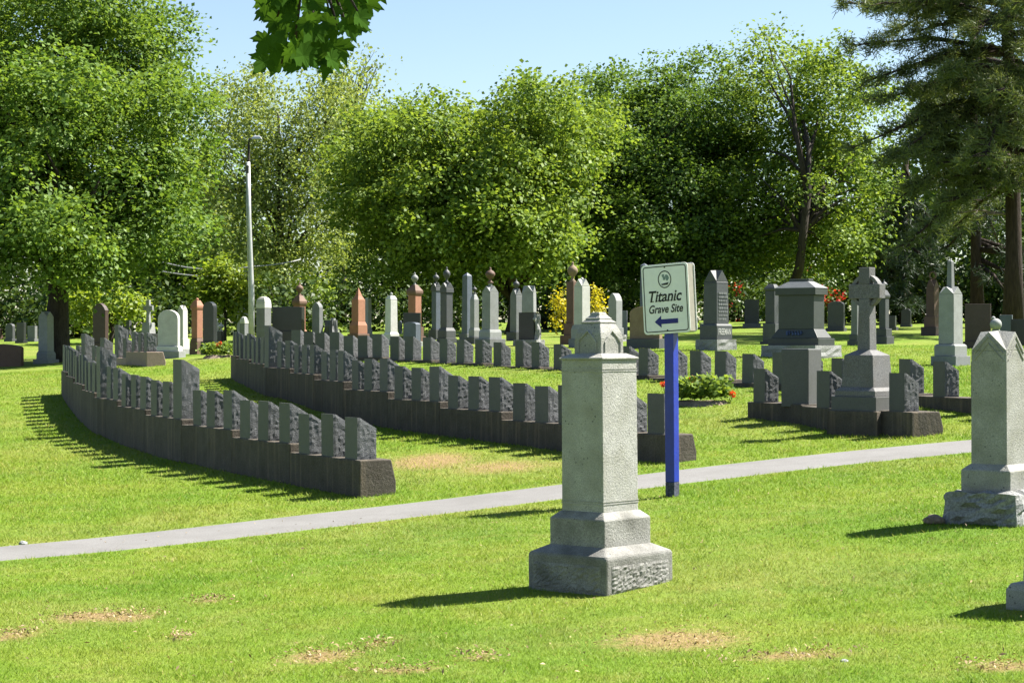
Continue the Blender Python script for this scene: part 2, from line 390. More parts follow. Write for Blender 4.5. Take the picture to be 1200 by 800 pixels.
# ---------------------------------------------------------------- ground, path, grass
WORN = [(505, 541, 55, 9, 1.0), (585, 548, 60, 7, .8), (640, 545, 40, 5, .5), (105, 724, 45, 6, 1.0), (150, 724, 35, 5, .9), (18, 746, 26, 7, .9), (375, 771, 42, 6, 1.0),
        (470, 787, 45, 6, .8), (790, 752, 85, 13, .95), (930, 771, 70, 5, .9), (1180, 785, 60, 5, .9), (245, 704, 22, 4, .7), (560, 772, 30, 6, .6),
        (900, 430, 50, 4, .3), (440, 757, 22, 4, .6), (210, 749, 14, 4, .6), (850, 690, 180, 7, .28), (1000, 655, 150, 6, .22)]
WP = []
for px, py, rx, ry, a in WORN:
    c = at(px, py); e = at(px + rx, py); n_ = at(px, py + ry)
    WP.append((c.x, c.y, abs(e.x - c.x) * 1.12, max(.15, abs(n_.y - c.y) * 1.25), a))
def worn(x, y):
    w = np.zeros_like(x)
    for cx, cy, rx, ry, a in WP:
        w = np.maximum(w, a * np.exp(-(((x - cx) / rx) ** 2 + ((y - cy) / ry) ** 2)))
    return w
def axis(*seg):
    out = []
    for a, b, s in seg: out += list(np.arange(a, b, s))
    return np.array(out + [seg[-1][1]])
xs = axis((-900, -100, 100), (-100, -30, 5), (-30, -9, 1), (-9, 9, .14), (9, 30, 1), (30, 100, 5), (100, 900, 100))
ys = axis((-60, 0, 6), (0, 7, 1), (7, 24, .14), (24, 48, .5), (48, 100, 2), (100, 200, 10), (200, 1500, 100))
GX, GY = np.meshgrid(xs, ys)
gv = np.c_[GX.ravel(), GY.ravel(), ground(GX, GY).ravel()]
nx, ny = len(xs), len(ys)
ii = (np.arange(ny - 1)[:, None] * nx + np.arange(nx - 1)[None]).ravel()
gq = np.c_[ii, ii + 1, ii + nx + 1, ii + nx]
lawn = np_mesh('lawn', gv, gq, M['lawn'], attr={'worn': worn(GX.ravel(), GY.ravel())})
lawn.data.polygons.foreach_set('use_smooth', [True] * len(lawn.data.polygons))
tag(lawn, 'sunlit mown cemetery lawn rising gently to the trees', 'lawn', kind='structure')

PATH_PX = [(-160, 662), (-60, 656), (0, 650.5), (140, 637), (275, 623), (460, 600), (600, 584.5), (700, 572), (745, 566), (880, 549), (1000, 536), (1140, 523), (1230, 515), (1330, 508), (1500, 497)]
pp = [at(*a) for a in PATH_PX]
pc = np.array([(p.x, p.y) for p in pp])
pc = np.r_[[pc[0] + (pc[0] - pc[3]) / np.hypot(*(pc[0] - pc[3])) * 22], pc, [pc[-1] + (pc[-1] - pc[-3]) / np.hypot(*(pc[-1] - pc[-3])) * 22]]
def resample(c, step):
    d = np.r_[0, np.cumsum(np.hypot(*np.diff(c, axis=0).T))]; s = np.arange(0, d[-1], step)
    return np.c_[np.interp(s, d, c[:, 0]), np.interp(s, d, c[:, 1])]
pc = resample(pc, .12)
k = np.ones(25) / 25
pcs = np.c_[np.convolve(np.pad(pc[:, 0], 12, 'edge'), k, 'valid'), np.convolve(np.pad(pc[:, 1], 12, 'edge'), k, 'valid')]
tg = np.gradient(pcs, axis=0); tg /= np.hypot(*tg.T)[:, None]; nm = np.c_[-tg[:, 1], tg[:, 0]]
PW = .72
offs = np.array([-PW, -.5, -.25, 0, .25, .5, PW])
pwid = np.interp(pcs[:, 0], [-5, -2, 2], [.72, .88, 1.0])      # the path is narrower towards the left
px3 = pcs[:, None] + nm[:, None] * offs[None, :, None] * pwid[:, None, None]
jit = RNG.normal(0, .02, (len(pcs), 2)); px3[:, 0] += nm * jit[:, :1]; px3[:, -1] += nm * jit[:, 1:]
pz = ground(px3[..., 0], px3[..., 1]) + .018; pz[:, 0] -= .04; pz[:, -1] -= .04
pv = np.dstack([px3, pz]).reshape(-1, 3); w7 = len(offs)
ii = (np.arange(len(pcs) - 1)[:, None] * w7 + np.arange(w7 - 1)[None]).ravel()
path = np_mesh('path', pv, np.c_[ii, ii + 1, ii + w7 + 1, ii + w7], M['path'])
tag(path, 'narrow grey asphalt footpath crossing the lawn', 'path', kind='structure')
def path_dist(x, y):
    out = np.empty(len(x)); c = pcs[::3]
    for i in range(0, len(x), 20000):
        out[i:i + 20000] = np.sqrt(((np.c_[x, y][i:i + 20000, None] - c[None]) ** 2).sum(-1)).min(1)
    return out

# ---------------------------------------------------------------- grave stones: generic builder
THETA = 40.0
def gable_top(g, w, d, z0, z1, m=0):
    """four small gables meeting over a square shaft: eaves at z0, ridges at z1"""
    h = w / 2; k = d / 2
    c = [(-h, -k, z0), (h, -k, z0), (h, k, z0), (-h, k, z0)]
    r = [(0, -k, z1), (h, 0, z1), (0, k, z1), (-h, 0, z1)]
    top = (0, 0, z1 + .01)
    vs = c + r + [top]
    fs = [(0, 1, 4), (1, 2, 5), (2, 3, 6), (3, 0, 7)]
    for i in range(4):
        fs.append((i, 4 + i, 8)); fs.append((4 + (i - 1) % 4, i, 8))
    fs.append((3, 2, 1, 0))
    return g.add(vs, fs, m)
def arch_profile(w, z0, zs, z1, pointed=False, n=9):
    h = w / 2; pts = [(-h, z0), (h, z0)]
    for i in range(n + 1):
        a = i / n
        if pointed:
            x = h * (1 - 2 * a); u = abs(x) / h; z = zs + (z1 - zs) * (1 - u ** 1.6) ** .8
        else:
            x = h * math.cos(math.pi * a); z = zs + (z1 - zs) * math.sin(math.pi * a)
        pts.append((x, z))
    return pts
URN = [(.30, 0), (.34, .06), (.16, .14), (.13, .26), (.34, .36), (.50, .52), (.50, .62), (.36, .74), (.14, .82), (.10, .88), (.13, .94), (.02, 1.0)]
def mon(name, label, cat, cx, base, pieces, rot=THETA, lean=0.0, Y=None, group=None, depth_r=1.0):
    """a gravestone whose foot is seen at (cx, base); pieces = (part, kind, width px, y0, y1, material, options)"""
    p = at(cx, base) if Y is None else stand(cx, Y)
    s = p.y / F; th = R(rot); ct, st = math.cos(th), math.sin(th)
    root = tag(empty(name, p, -th, (0, lean)), label, cat, group)
    for part, kind, W, y0, y1, mat, *o in pieces:
        o = o[0] if o else {}
        r = o.get('r', depth_r)
        w = W * s / (ct + r * st); d = w * r
        z0 = (base - y0) * s; z1 = (base - y1) * s
        if y0 >= base - .5: z0 -= .12
        g = G(); dx = o.get('dx', 0) * s; dy = o.get('dy', 0) * s; bev = o.get('bevel', .008); smooth = False
        if kind == 'block':
            t = o.get('t', 1.0); g.frustum(w, d, z0, w * t, d * t, z1)
        elif kind == 'wash':      # block with a sloping top that ends narrower
            t = o.get('t', .8); f = o.get('f', .7); zm = z0 + (z1 - z0) * f
            g.stack([(w, d, z0), (w, d, zm), (w * t, d * t, z1)])
        elif kind == 'cap':       # cornice: steps out, then slopes in
            t = o.get('t', .5)
            h = z1 - z0; g.stack([(w * .86, d * .86, z0), (w, d, z0 + h * .22), (w, d, z0 + h * .42), (w * t, d * t, z1)])
        elif kind == 'gable':
            f = o.get('f', .82); t = o.get('t', .96); zm = z0 + (z1 - z0) * f
            g.frustum(w, d, z0, w * t, d * t, zm); gable_top(g, w * t, d * t, zm + .001, z1)
        elif kind == 'arch':
            f = o.get('f', .8); g.slab(arch_profile(w, z0, z0 + (z1 - z0) * f, z1, o.get('pointed', False)), -d / 2, d / 2)
        elif kind == 'obelisk':
            f = o.get('f', .93); t = o.get('t', .7); zm = z0 + (z1 - z0) * f
            g.stack([(w, d, z0), (w * t, d * t, zm), (w * .04, d * .04, z1)])
        elif kind == 'urn':
            h = z1 - z0; rr = W * s * o.get('k', 1.0); g.lathe([(a * rr, z0 + b * h) for a, b in URN]); bev = 0; smooth = True
        elif kind == 'ball':
            h = z1 - z0; n = 8
            g.lathe([(max(.003, W * s / 2 * math.sin(math.pi * i / n)), z0 + h * (1 - math.cos(math.pi * i / n)) / 2) for i in range(n + 1)]); bev = 0; smooth = True
        elif kind == 'dome':
            h = z1 - z0; g.stack([(w * c, d * c, z0 + h * q) for c, q in ((1, 0), (.97, .3), (.86, .6), (.6, .87), (.2, 1))])
        elif kind == 'rough':
            g.frustum(w, d, z0, w * o.get('t', .97), d * o.get('t', .97), z1)
            me = rough_mesh(g, o.get('amp', .03), 4, hash_(label + part)); me.name = part
            ob = link(part, me, M[mat], root); ob.location = (dx, dy, 0); continue
        elif kind == 'panel':     # shallow tablet on the front (left seen) face
            g.box(-w / 2, w / 2, o.get('face', 0) * s - .012, o.get('face', 0) * s, z0, z1)
        elif kind == 'ring':
            h = (z1 - z0) / 2; n = 20
            for q in range(n):
                a0 = 2 * math.pi * q / n; a1 = 2 * math.pi * (q + 1) / n
                g.tube([(math.cos(a0) * h * .8, 0, z0 + h + math.sin(a0) * h * .8), (math.cos(a1) * h * .8, 0, z0 + h + math.sin(a1) * h * .8)], h * .2, 6)
            bev = 0
        ob = g.build(part, M[mat], root, smooth, bev)
        ob.location = (dx, dy, 0)
        if 'plabel' in o: ob['label'] = o['plabel']
    return root
def hash_(s):
    h = 0
    for c in s: h = (h * 31 + ord(c)) & 0xffffff
    return h
def text_mesh(txt, height, width=None, extrude=.002, shear=0.0, offset=0.0):
    cu = bpy.data.curves.new('txt', 'FONT'); cu.body = txt; cu.size = 1; cu.extrude = 0; cu.shear = shear; cu.offset = offset
    cu.align_x = 'CENTER'; cu.align_y = 'BOTTOM_BASELINE'
    o = bpy.data.objects.new('txt', cu); COL.objects.link(o)
    bpy.context.view_layer.update()
    me = bpy.data.meshes.new_from_object(o.evaluated_get(bpy.context.evaluated_depsgraph_get()))
    bpy.data.objects.remove(o); bpy.data.curves.remove(cu)
    co = np.array([v.co[:] for v in me.vertices]); k = height / .7
    kx = k if width is None else width / np.ptp(co[:, 0])
    x0 = (co[:, 0].max() + co[:, 0].min()) / 2
    vs = [((c[0] - x0) * kx, 0, c[1] * k) for c in co]
    fs = [tuple(p.vertices) for p in me.polygons]; n = len(vs)
    # pulled forward (towards -y) a little
    out = bpy.data.meshes.new('lettering')
    out.from_pydata([(x, -extrude, z) for x, y, z in vs], [], fs); out.update()
    return out

# ---------------------------------------------------------------- the marker rows
def marker_mesh(w, d, hf, hb, seed, name='marker'):
    """wedge-topped block: smooth front face at x=0 looking to -x, rock-faced ends, w along y, d along x"""
    rnd = random.Random(seed); bm = bmesh.new(); nx_, nz = 8, 13
    lip = .025
    def top(x): return hf if x <= lip else hf + (hb - hf) * (x - lip) / (d - lip)
    sides = []
    for yy, sg in ((0, -1), (w, 1)):
        grid = []
        for i in range(nx_ + 1):
            colv = []
            for j in range(nz + 1):
                x = d * i / nx_; z = top(x) * j / nz
                e = 0 if i in (0, nx_) or j in (0, nz) else 1
                colv.append(bm.verts.new((x + e * rnd.uniform(-.008, .008), yy + sg * e * rnd.uniform(.0, .007), z + e * rnd.uniform(-.009, .009))))
            grid.append(colv)
        sides.append(grid)
        for i in range(nx_):
            for j in range(nz):
                a = (grid[i][j], grid[i + 1][j], grid[i + 1][j + 1], grid[i][j + 1])
                f = bm.faces.new(a if sg < 0 else a[::-1]); f.material_index = 1
    A, B = sides
    for j in range(nz):
        f = bm.faces.new((A[0][j + 1], B[0][j + 1], B[0][j], A[0][j])); f.material_index = 0
        f = bm.faces.new((A[nx_][j], B[nx_][j], B[nx_][j + 1], A[nx_][j + 1])); f.material_index = 1
    for i in range(nx_):
        f = bm.faces.new((A[i][nz], A[i + 1][nz], B[i + 1][nz], B[i][nz])); f.material_index = 0
    bm.normal_update()
    me = bpy.data.meshes.new(name); bm.to_mesh(me); bm.free()
    me.materials.append(M['mark_front']); me.materials.append(M['mark_rough'])
    return me
MK = [marker_mesh(.275, .215, .44, .325, s) for s in range(5)]
MK_TALL = [marker_mesh(.31, .23, .72, .60, s + 9) for s in range(2)]
ORD = ['first', 'second', 'third', 'fourth', 'fifth', 'sixth', 'seventh', 'eighth', 'ninth', 'tenth', 'eleventh', 'twelfth', 'thirteenth', 'fourteenth', 'fifteenth',
       'sixteenth', 'seventeenth', 'eighteenth', 'nineteenth', 'twentieth', 'twenty-first', 'twenty-second', 'twenty-third', 'twenty-fourth', 'twenty-fifth',
       'twenty-sixth', 'twenty-seventh', 'twenty-eighth', 'twenty-ninth', 'thirtieth', 'thirty-first', 'thirty-second', 'thirty-third', 'thirty-fourth']
def march(xpx, Y0, pitch):
    pts = [((xpx[0] - 600) * Y0 / F, Y0)]
    for x in xpx[1:]:
        a = (x - 600) / F; px_, py_ = pts[-1]
        best = None
        for Y in np.arange(py_ + .02, py_ + pitch * 1.2, .004):
            e = abs(math.hypot(a * Y - px_, Y - py_) - pitch)
            if best is None or e < best[0]: best = (e, Y)
        pts.append((a * best[1], best[1]))
    return np.array(pts)
def row(pts, step_sizes, ytop, where, group, base_label, tall=(), skip=(), mat='concrete', depth=.36, low=False, base_name='stepped_concrete_base', hscale=1.0, near_ext=.1):
    """markers standing on a stepped footing; pts = near front corner of every marker, from the near end"""
    n = len(pts)
    t = np.gradient(pts, axis=0); kk = np.ones(5) / 5
    t = np.c_[np.convolve(np.pad(t[:, 0], 2, 'edge'), kk, 'valid'), np.convolve(np.pad(t[:, 1], 2, 'edge'), kk, 'valid')]
    t /= np.hypot(*t.T)[:, None]; nrm = np.c_[-t[:, 1], t[:, 0]]       # nrm looks to the front (left)
    i0 = 0
    root = tag(empty('%s' % base_name, (pts[0][0], pts[0][1], g1(*pts[0]))), base_label, 'concrete footing', 'stepped footings of the marker rows')
    org = Vector((pts[0][0], pts[0][1], g1(*pts[0])))
    zs = []
    for si, sz in enumerate(step_sizes):
        idx = list(range(i0, min(n, i0 + sz)))
        if not idx: break
        mid = pts[idx].mean(0)
        z = EYE - (ytop[si] - 400) * mid[1] / F
        if low: z = max(z, float(max(ground(pts[idx][:, 0], pts[idx][:, 1]))) + .02)
        a = pts[idx[0]] - t[idx[0]] * (near_ext if i0 == 0 else .05)
        last = idx[-1] + 1
        b = pts[last] - t[last] * .05 if last < n else pts[idx[-1]] + t[idx[-1]] * .38
        mids = [pts[j] + t[j] * .13 for j in idx]
        line = [a] + mids + [b]; nn = [nrm[idx[0]]] + [nrm[j] for j in idx] + [nrm[idx[-1]]]
        g = G(); rings = []
        for q, (p_, n_) in enumerate(zip(line, nn)):
            f_ = Vector((*(p_ + n_ * .025), 0)) - org; k_ = Vector((*(p_ - n_ * (depth - .025)), 0)) - org
            gz = min(g1(*(p_ + n_ * .1)), g1(*(p_ - n_ * depth))) - .12
            zt = z - org.z; zb = gz - org.z
            bat = .03
            k2 = Vector((*(p_ - n_ * (depth + bat)), 0)) - org
            rings.append([(f_.x, f_.y, zb), (k2.x, k2.y, zb), (k2.x, k2.y, zb + (zt - zb) * .55), (k_.x, k_.y, zt), (f_.x, f_.y, zt)])
        g.rings(rings)
        g.build('concrete_step', M[mat], root, False, .012)
        for j in idx:
            if j in skip: continue
            tl = j in tall
            me = (MK_TALL if tl else MK)[j % (2 if tl else 5)]
            o = link('grave_marker', me); 
            ang = math.atan2(t[j][1], t[j][0]) - math.pi / 2 + random.uniform(-.03, .03)
            o.location = (pts[j][0], pts[j][1], z - .004)
            o.rotation_euler = (random.uniform(-.012, .012), random.uniform(-.012, .012), ang)
            hs = hscale * random.uniform(.96, 1.05); o.scale = (1, 1, hs)
            tag(o, ('%s grey granite marker, %s %s' % ('tall' if tl else 'small', ORD[j], where)), 'gravestone', group)
        i0 += sz
    return root

x1 = [406, 378.6, 352, 328.6, 304.6, 283.5, 263, 243.7, 226.6, 206.4, 192, 178, 165.7, 154.3, 143, 134, 125, 115, 109, 104, 99.5, 95.5, 92, 88.5, 85.5, 82.5, 80, 77.5, 75.5, 74]
def near_corner(x):
    d = -np.diff(x); d = np.r_[d, d[-1]]; return [a + .46 * b for a, b in zip(x, d)]
R1 = march(near_corner(x1), 18.8, .53)
row(R1, [3] * 10, [535.3, 516.6, 501, 489, 478, 467.5, 458.6, 449.5, 441.5, 435], 'from the path in the curved row beside open lawn',
    'markers of the curved row beside the open lawn', 'dark stained concrete footing stepping up under the row beside the open lawn', tall=(9, 17))
x2 = [761.6, 725, 690, 657.5, 630, 602.5, 575, 550.3, 526.6, 505, 484, 463.7, 446, 428.5, 413, 398, 388, 377, 364, 355, 345, 335, 324, 312, 306, 300, 295, 290, 285, 280, 276, 273]
R2 = march(near_corner(x2), 20.5, .53)
row(R2, [3] * 11, [506.5, 495.2, 480.5, 469, 457.7, 446, 437.8, 431, 425.8, 420.7, 416.8], 'from the path in the row behind the pale pillar',
    'markers of the row passing behind the pale granite pillar', 'dark stained concrete footing stepping up behind the pale granite pillar', tall=(23,))
x3 = [1196, 1165, 1132, 1089, 1049, 1010, 970, 935, 902, 868, 837, 808, 779, 748.4, 725, 698, 673, 646.5, 622.5, 601.8, 577.5, 555.7, 534.7, 515, 495.75, 476, 458.7, 439.7, 423, 406.4, 390, 374, 360, 345]
y3 = [472, 470, 467, 465, 462, 460, 455, 453, 449, 447.5, 448.5, 440, 443, 443, 435.5, 435, 433, 430.5, 431, 430, 428, 427.5, 426, 421.5, 423, 422.7, 419, 420.5, 420.7, 414, 415.5, 416, 411.5, 411]
Yd = np.interp(x3, [345, 476, 577, 650, 748, 837, 870, 1089, 1200], [40, 38, 35.5, 33.5, 31, 29.5, 29, 24.4, 22.6])
xc3 = near_corner(x3)
R3 = np.array([((a - 600) * Y / F, Y) for a, Y in zip(xc3, Yd)])
sz3 = [2, 2, 3, 3, 3, 2, 3, 3, 3, 3, 3, 3, 1]
yt3 = []; q = 0
for s_ in sz3:
    yt3.append(sum(y3[q:q + s_]) / max(1, len(y3[q:q + s_]))); q += s_
row(R3, sz3, yt3, 'from the picture edge in the back row', 'markers of the back row before the monuments',
    'low concrete footing under the back row before the monuments', low=True, hscale=1.05)
R4 = np.array([((a - 600) * Y / F, Y) for a, Y in [(1060, 22.0), (1016, 22.6), (972, 23.2), (938, 24.0), (896, 24.7)]])
row(R4, [3, 2], [480, 472.5], 'from the path in the short row with the cross', 'markers of the short row with the cross',
    'dark concrete footing under the short row with the ringed cross', skip=(1, 3), depth=.42, near_ext=.16)
# far row on pinkish concrete
xe = [172, 165, 157.5, 148, 139, 122, 112, 99.5, 92]
ye = [413, 413, 413, 419, 419, 422, 424, 427, 428]
Ye = [40.4, 41.0, 41.6, 42.2, 42.8, 43.5, 44.1, 44.8, 45.4]
RE = np.array([((a - 600) * Y / F, Y) for a, Y in zip(xe, Ye)])
row(RE, [3, 3, 3], [412, 419, 426], 'from the lit end of the pinkish-footed far row', 'markers of the far row on pinkish concrete',
    'sunlit pinkish concrete footing of the far row by the white arched headstone', tall=(4, 7), mat='pink_concrete')

# ---------------------------------------------------------------- the large monuments near the camera
def rock_panel(x0, x1, z0, z1, y, amp, nx_, nz_, seed):
    """a chiselled face of small uneven bosses"""
    rnd = random.Random(seed); g = G(); vs = []; fs = []
    for j in range(nz_ + 1):
        for i in range(nx_ + 1):
            e = 0 if i in (0, nx_) or j in (0, nz_) else 1
            vs.append((x0 + (x1 - x0) * (i + e * rnd.uniform(-.3, .3)) / nx_, y - e * rnd.uniform(0, amp), z0 + (z1 - z0) * (j + e * rnd.uniform(-.3, .3)) / nz_))
    n = nx_ + 1
    for j in range(nz_):
        for i in range(nx_): fs.append((j * n + i, j * n + i + 1, (j + 1) * n + i + 1, (j + 1) * n + i))
    return g.add(vs, fs)
def pillar():
    p = stand(704, 12.2); root = tag(empty('granite_pillar_monument', p, -R(43), (0, R(-.6))),
        'tall pale granite pillar gravestone on stepped base beside the blue sign post', 'gravestone')
    g = G(); g.stack([(.668, .668, -.15), (.668, .668, .215), (.652, .652, .225), (.47, .47, .272)])
    base = g.build('base', M['granite_base'], root, bevel=.012)
    for sx, rz in ((0, 0), (1, R(90)), (2, R(180)), (3, R(270))):       # rock-faced panels let into the base
        o = rock_panel(-.285, .285, .0, .165, -.336, .010, 34, 12, sx + 3).build('rock_face', M['granite_base'], base, rz=rz)
    g = G(); g.stack([(.464, .464, .26), (.464, .464, .438), (.455, .455, .447), (.366, .366, .487)])
    g.build('plinth', M['granite_base'], root, bevel=.006)
    g = G(); g.frustum(.352, .352, .47, .346, .346, 1.465)
    sh = g.build('shaft', M['granite_pale'], root, bevel=.005)
    for z in (1.385, 1.40, .535, .55):                                        # incised bands read as fine ledges
        g = G(); w = .3535 - (z - .5) * .006 + .004; g.box(-w / 2, w / 2, -w / 2, w / 2, z, z + .006); g.build('band', M['granite_pale'], sh)
    g = G(); g.stack([(.37, .37, 1.463), (.37, .37, 1.475), (.25, .25, 1.502)]); g.build('shoulder', M['granite_pale'], root, bevel=.004)
    g = G(); g.stack([(.228, .228, 1.49), (.226, .226, 1.60), (.212, .212, 1.635), (.165, .165, 1.69), (.15, .15, 1.70)])
    cap = g.build('cap', M['granite_pale'], root, bevel=.006)
    for rz in (0, R(90), R(180), R(270)):                                      # pointed arch moulding on each face of the cap
        g = G(); pts = [(-.075, -.1165, 1.51), (-.075, -.1165, 1.575), (-.05, -.115, 1.605), (0, -.11, 1.648), (.05, -.115, 1.605), (.075, -.1165, 1.575), (.075, -.1165, 1.51)]
        g.tube(pts, .006, 5); g.build('arch_moulding', M['granite_pale'], cap, rz=rz)
    g = G(); g.stack([(.165, .165, 1.697), (.165, .165, 1.706), (.12, .12, 1.722), (.128, .128, 1.728), (.085, .085, 1.748), (.07, .07, 1.765), (.065, .065, 1.77)])
    g.build('finial', M['granite_pale'], root, bevel=.004)
pillar()

def right_stone():
    p = stand(1170, 14.0); s = p.y / F
    root = tag(empty('gabled_granite_monument', p, -R(42), (0, R(-.2))), 'pale granite gabled gravestone on a broken rocky base near the path', 'gravestone')
    zz = lambda y: (606 - y) * s
    g = G(); w = .285; g.frustum(w * 1.02, w * 1.02, zz(562), w, w, zz(408)); gable_top(g, w, w, zz(408) + .001, zz(386))
    sh = g.build('shaft', M['granite_pale'], root, bevel=.004)
    for rz in (0, R(90), R(180), R(270)):
        g = G(); h = w / 2 + .004
        for q in range(2):
            g.tube([(-.12, -h + .002, zz(411.5) - q * .05), (0, -h + .002, zz(391.5) - q * .05), (.12, -h + .002, zz(411.5) - q * .05)], .005, 5)
        g.build('gable_carving', M['granite_pale'], sh, rz=rz)
    g = G(); g.stack([(.40, .40, zz(574)), (.40, .40, zz(547)), (.30, .30, zz(540))]); g.build('plinth', M['granite_pale'], root, bevel=.006)
    g = G(); g.stack([(.62, .62, -.1), (.57, .57, zz(572.5))])
    me = rough_mesh(g, .03, 8, 4, keep_z=False); me.name = 'base'; link('base', me, M['rock'], root)
    for k_, (x, y, r_) in enumerate([(-.34, -.34, .07), (-.40, -.26, .06), (.36, -.1, .06)]):
        o = rock(r_, k_ + 20, 'loose_rock', M['soil']); o.parent = root; o.location = (x, y, .0)
def rock(r, seed, name='stone', mat=None):
    bm = bmesh.new(); bmesh.ops.create_icosphere(bm, subdivisions=2, radius=r); rnd = random.Random(seed)
    sq = Vector((rnd.uniform(.8, 1.4), rnd.uniform(.7, 1.1), rnd.uniform(.45, .65)))
    for v in bm.verts: v.co = Vector([a * b for a, b in zip(v.co, sq)]) * rnd.uniform(.85, 1.12)
    me = bpy.data.meshes.new(name); bm.to_mesh(me); bm.free(); return link(name, me, mat)
right_stone()
def corner_stone():
    p = stand(1256, 10.6) - Vector((0, 0, .035)); root = tag(empty('low_granite_stone', p, -R(42)), 'low granite stone on square base cut by the picture edge', 'gravestone')
    s = p.y / F; zz = lambda y: (722 - y) * s
    g = G(); g.stack([(.54, .54, -.15), (.54, .54, zz(696)), (.50, .50, zz(688))]); g.build('base', M['granite_pale'], root, bevel=.01)
    g = G(); g.stack([(.40, .40, zz(689)), (.375, .375, zz(590)), (.30, .30, zz(577))]); g.build('shaft', M['granite_pale'], root, bevel=.008)
corner_stone()

def cross_monument():
    p = stand(1016, 22.75); s = p.y / F
    z0 = EYE - (480 - 400) * p.y / F
    p = Vector((p.x, p.y, z0)); root = tag(empty('ringed_cross_monument', p, -R(42)), 'grey granite ringed cross on a stepped pedestal beside the path', 'gravestone')
    zz = lambda y: (480 - y) * s
    k = s / 1.41
    g = G(); g.frustum(98 * k, 98 * k, -.65, 94 * k, 94 * k, -.004); g.build('footing', M['concrete'], root, bevel=.01)
    g = G(); g.frustum(86 * k, 86 * k, -.2, 84 * k, 84 * k, zz(464)); g.build('lower_step', M['mark_front'], root, bevel=.006)
    g = G(); g.stack([(76 * k, 76 * k, zz(464)), (76 * k, 76 * k, zz(457.5)), (64 * k, 64 * k, zz(453.5))]); g.build('upper_step', M['cross'], root, bevel=.005)
    g = G(); g.stack([(61 * k, 61 * k, zz(454)), (54 * k, 54 * k, zz(416)), (24 * k, 24 * k, zz(410))]); g.build('pedestal', M['cross'], root, bevel=.006)
    g = G(); g.frustum(24 * k, 22 * k, zz(412), 20 * k, 19 * k, zz(350)); g.build('shaft', M['cross'], root, bevel=.006)
    zc = zz(341); L = .215; T = 19 * k / 2
    g = G(); g.box(-L, L, -T, T, zz(350), zz(333)); g.build('cross_arms', M['cross'], root, bevel=.006)
    g = G(); g.frustum(20 * k, 19 * k, zz(333), 20 * k, 19 * k, zz(313.5)); g.build('cross_head', M['cross'], root, bevel=.006)
    g = G(); ro, ri, th = .20, .158, T * .66; n = 32; rings = []
    for q in range(n + 1):
        a = 2 * math.pi * q / n; c_, s_ = math.cos(a), math.sin(a)
        rings.append([(c_ * ro, -th, zc + s_ * ro), (c_ * ro, th, zc + s_ * ro), (c_ * ri, th, zc + s_ * ri), (c_ * ri, -th, zc + s_ * ri)])
    g.rings(rings, False, False); g.build('cross_ring', M['cross'], root)
cross_monument()
def big_marker():
    X = (938 - 600) * 24.0 / F
    z = EYE - 72.5 * 24.0 / F
    o = G(); s = 24 / F
    o.stack([(.40, .34, -.05), (.40, .34, 64 * s - .02), (.39, .33, 64 * s)])
    root = tag(empty('large_grave_marker', (X + .05, 24.25, z), -R(38)), 'large plain grey granite block standing tall in the short row with the cross', 'gravestone')
    o.build('block', M['mark_front'], root, bevel=.008)
big_marker()

# ---------------------------------------------------------------- monuments in the distance
def add_text(root, txt, h, w, loc, mat, rz=0, shear=0, offset=0, ex=.004):
    me = text_mesh(txt, h, w, ex, shear, offset); o = link('lettering', me, M[mat], root); o.location = loc; o.rotation_euler = (0, 0, rz); return o
S = {}
# left group
mon('red_granite_block', 'low polished red granite block with rough pink end at the picture edge', 'gravestone', -2, 430, [
    ('block', 'arch', 62, 430, 403, 'brown', {'r': .12, 'f': .86})], rot=14)
mon('gabled_pillar', 'slim pale gabled pillar in front of the large maple trunk', 'gravestone', 54, 426, [
    ('base', 'block', 28, 426, 421, 'pale'), ('plinth', 'wash', 21, 421, 411.5, 'pale', {'t': .85}), ('shaft', 'gable', 17, 411.5, 365, 'pale', {'f': .87})], rot=24)
for a in [(12, 400, 12, 379, 'dgrey', 'dark round-topped stone in tree shade left of the slim pale pillar', 'arch'), (25, 402, 12, 378, 'black', 'black polished slab in shade just left of the slim pale pillar', 'block'),
          (38, 400, 12, 382, 'grey', 'low grey slab in shade touching the slim pale pillar', 'block'), (-1, 397, 8, 384, 'brown', 'reddish stone with rounded cap in shade at the picture edge', 'arch')]:
    mon('shaded_headstone', a[5], 'gravestone', a[0], a[1], [('base', 'block', a[2] * 1.25, a[1], a[1] - 3, a[4], {'r': .6}), ('headstone', a[6], a[2], a[1] - 3, a[3], a[4], {'r': .4})], rot=28)
mon('pointed_headstone', 'tall dark brown pointed-arch headstone with pale lit edge', 'gravestone', 118, 409, [
    ('base', 'block', 26, 409, 402, 'dbrown', {'r': .6}), ('headstone', 'arch', 19, 402, 355, 'dbrown', {'r': .35, 'f': .82, 'pointed': True})], rot=26)
mon('white_headstone', 'white stone behind the bright low maple boughs', 'gravestone', 140, 395, [('base', 'block', 14, 395, 391, 'white', {'r': .6}), ('headstone', 'arch', 10, 391, 366, 'white', {'r': .5})], rot=30)
mon('pointed_headstone', 'small dark pointed headstone between two white stones', 'gravestone', 149, 396, [('base', 'block', 13, 396, 392, 'dgrey', {'r': .6}), ('headstone', 'arch', 11, 392, 370, 'dgrey', {'r': .45, 'pointed': True})], rot=30)
mon('white_headstone', 'narrow white stone right of the small dark pointed headstone', 'gravestone', 156, 394, [('base', 'block', 9, 394, 391, 'white', {'r': .6}), ('headstone', 'gable', 6, 391, 371, 'white', {'r': .8})], rot=30)
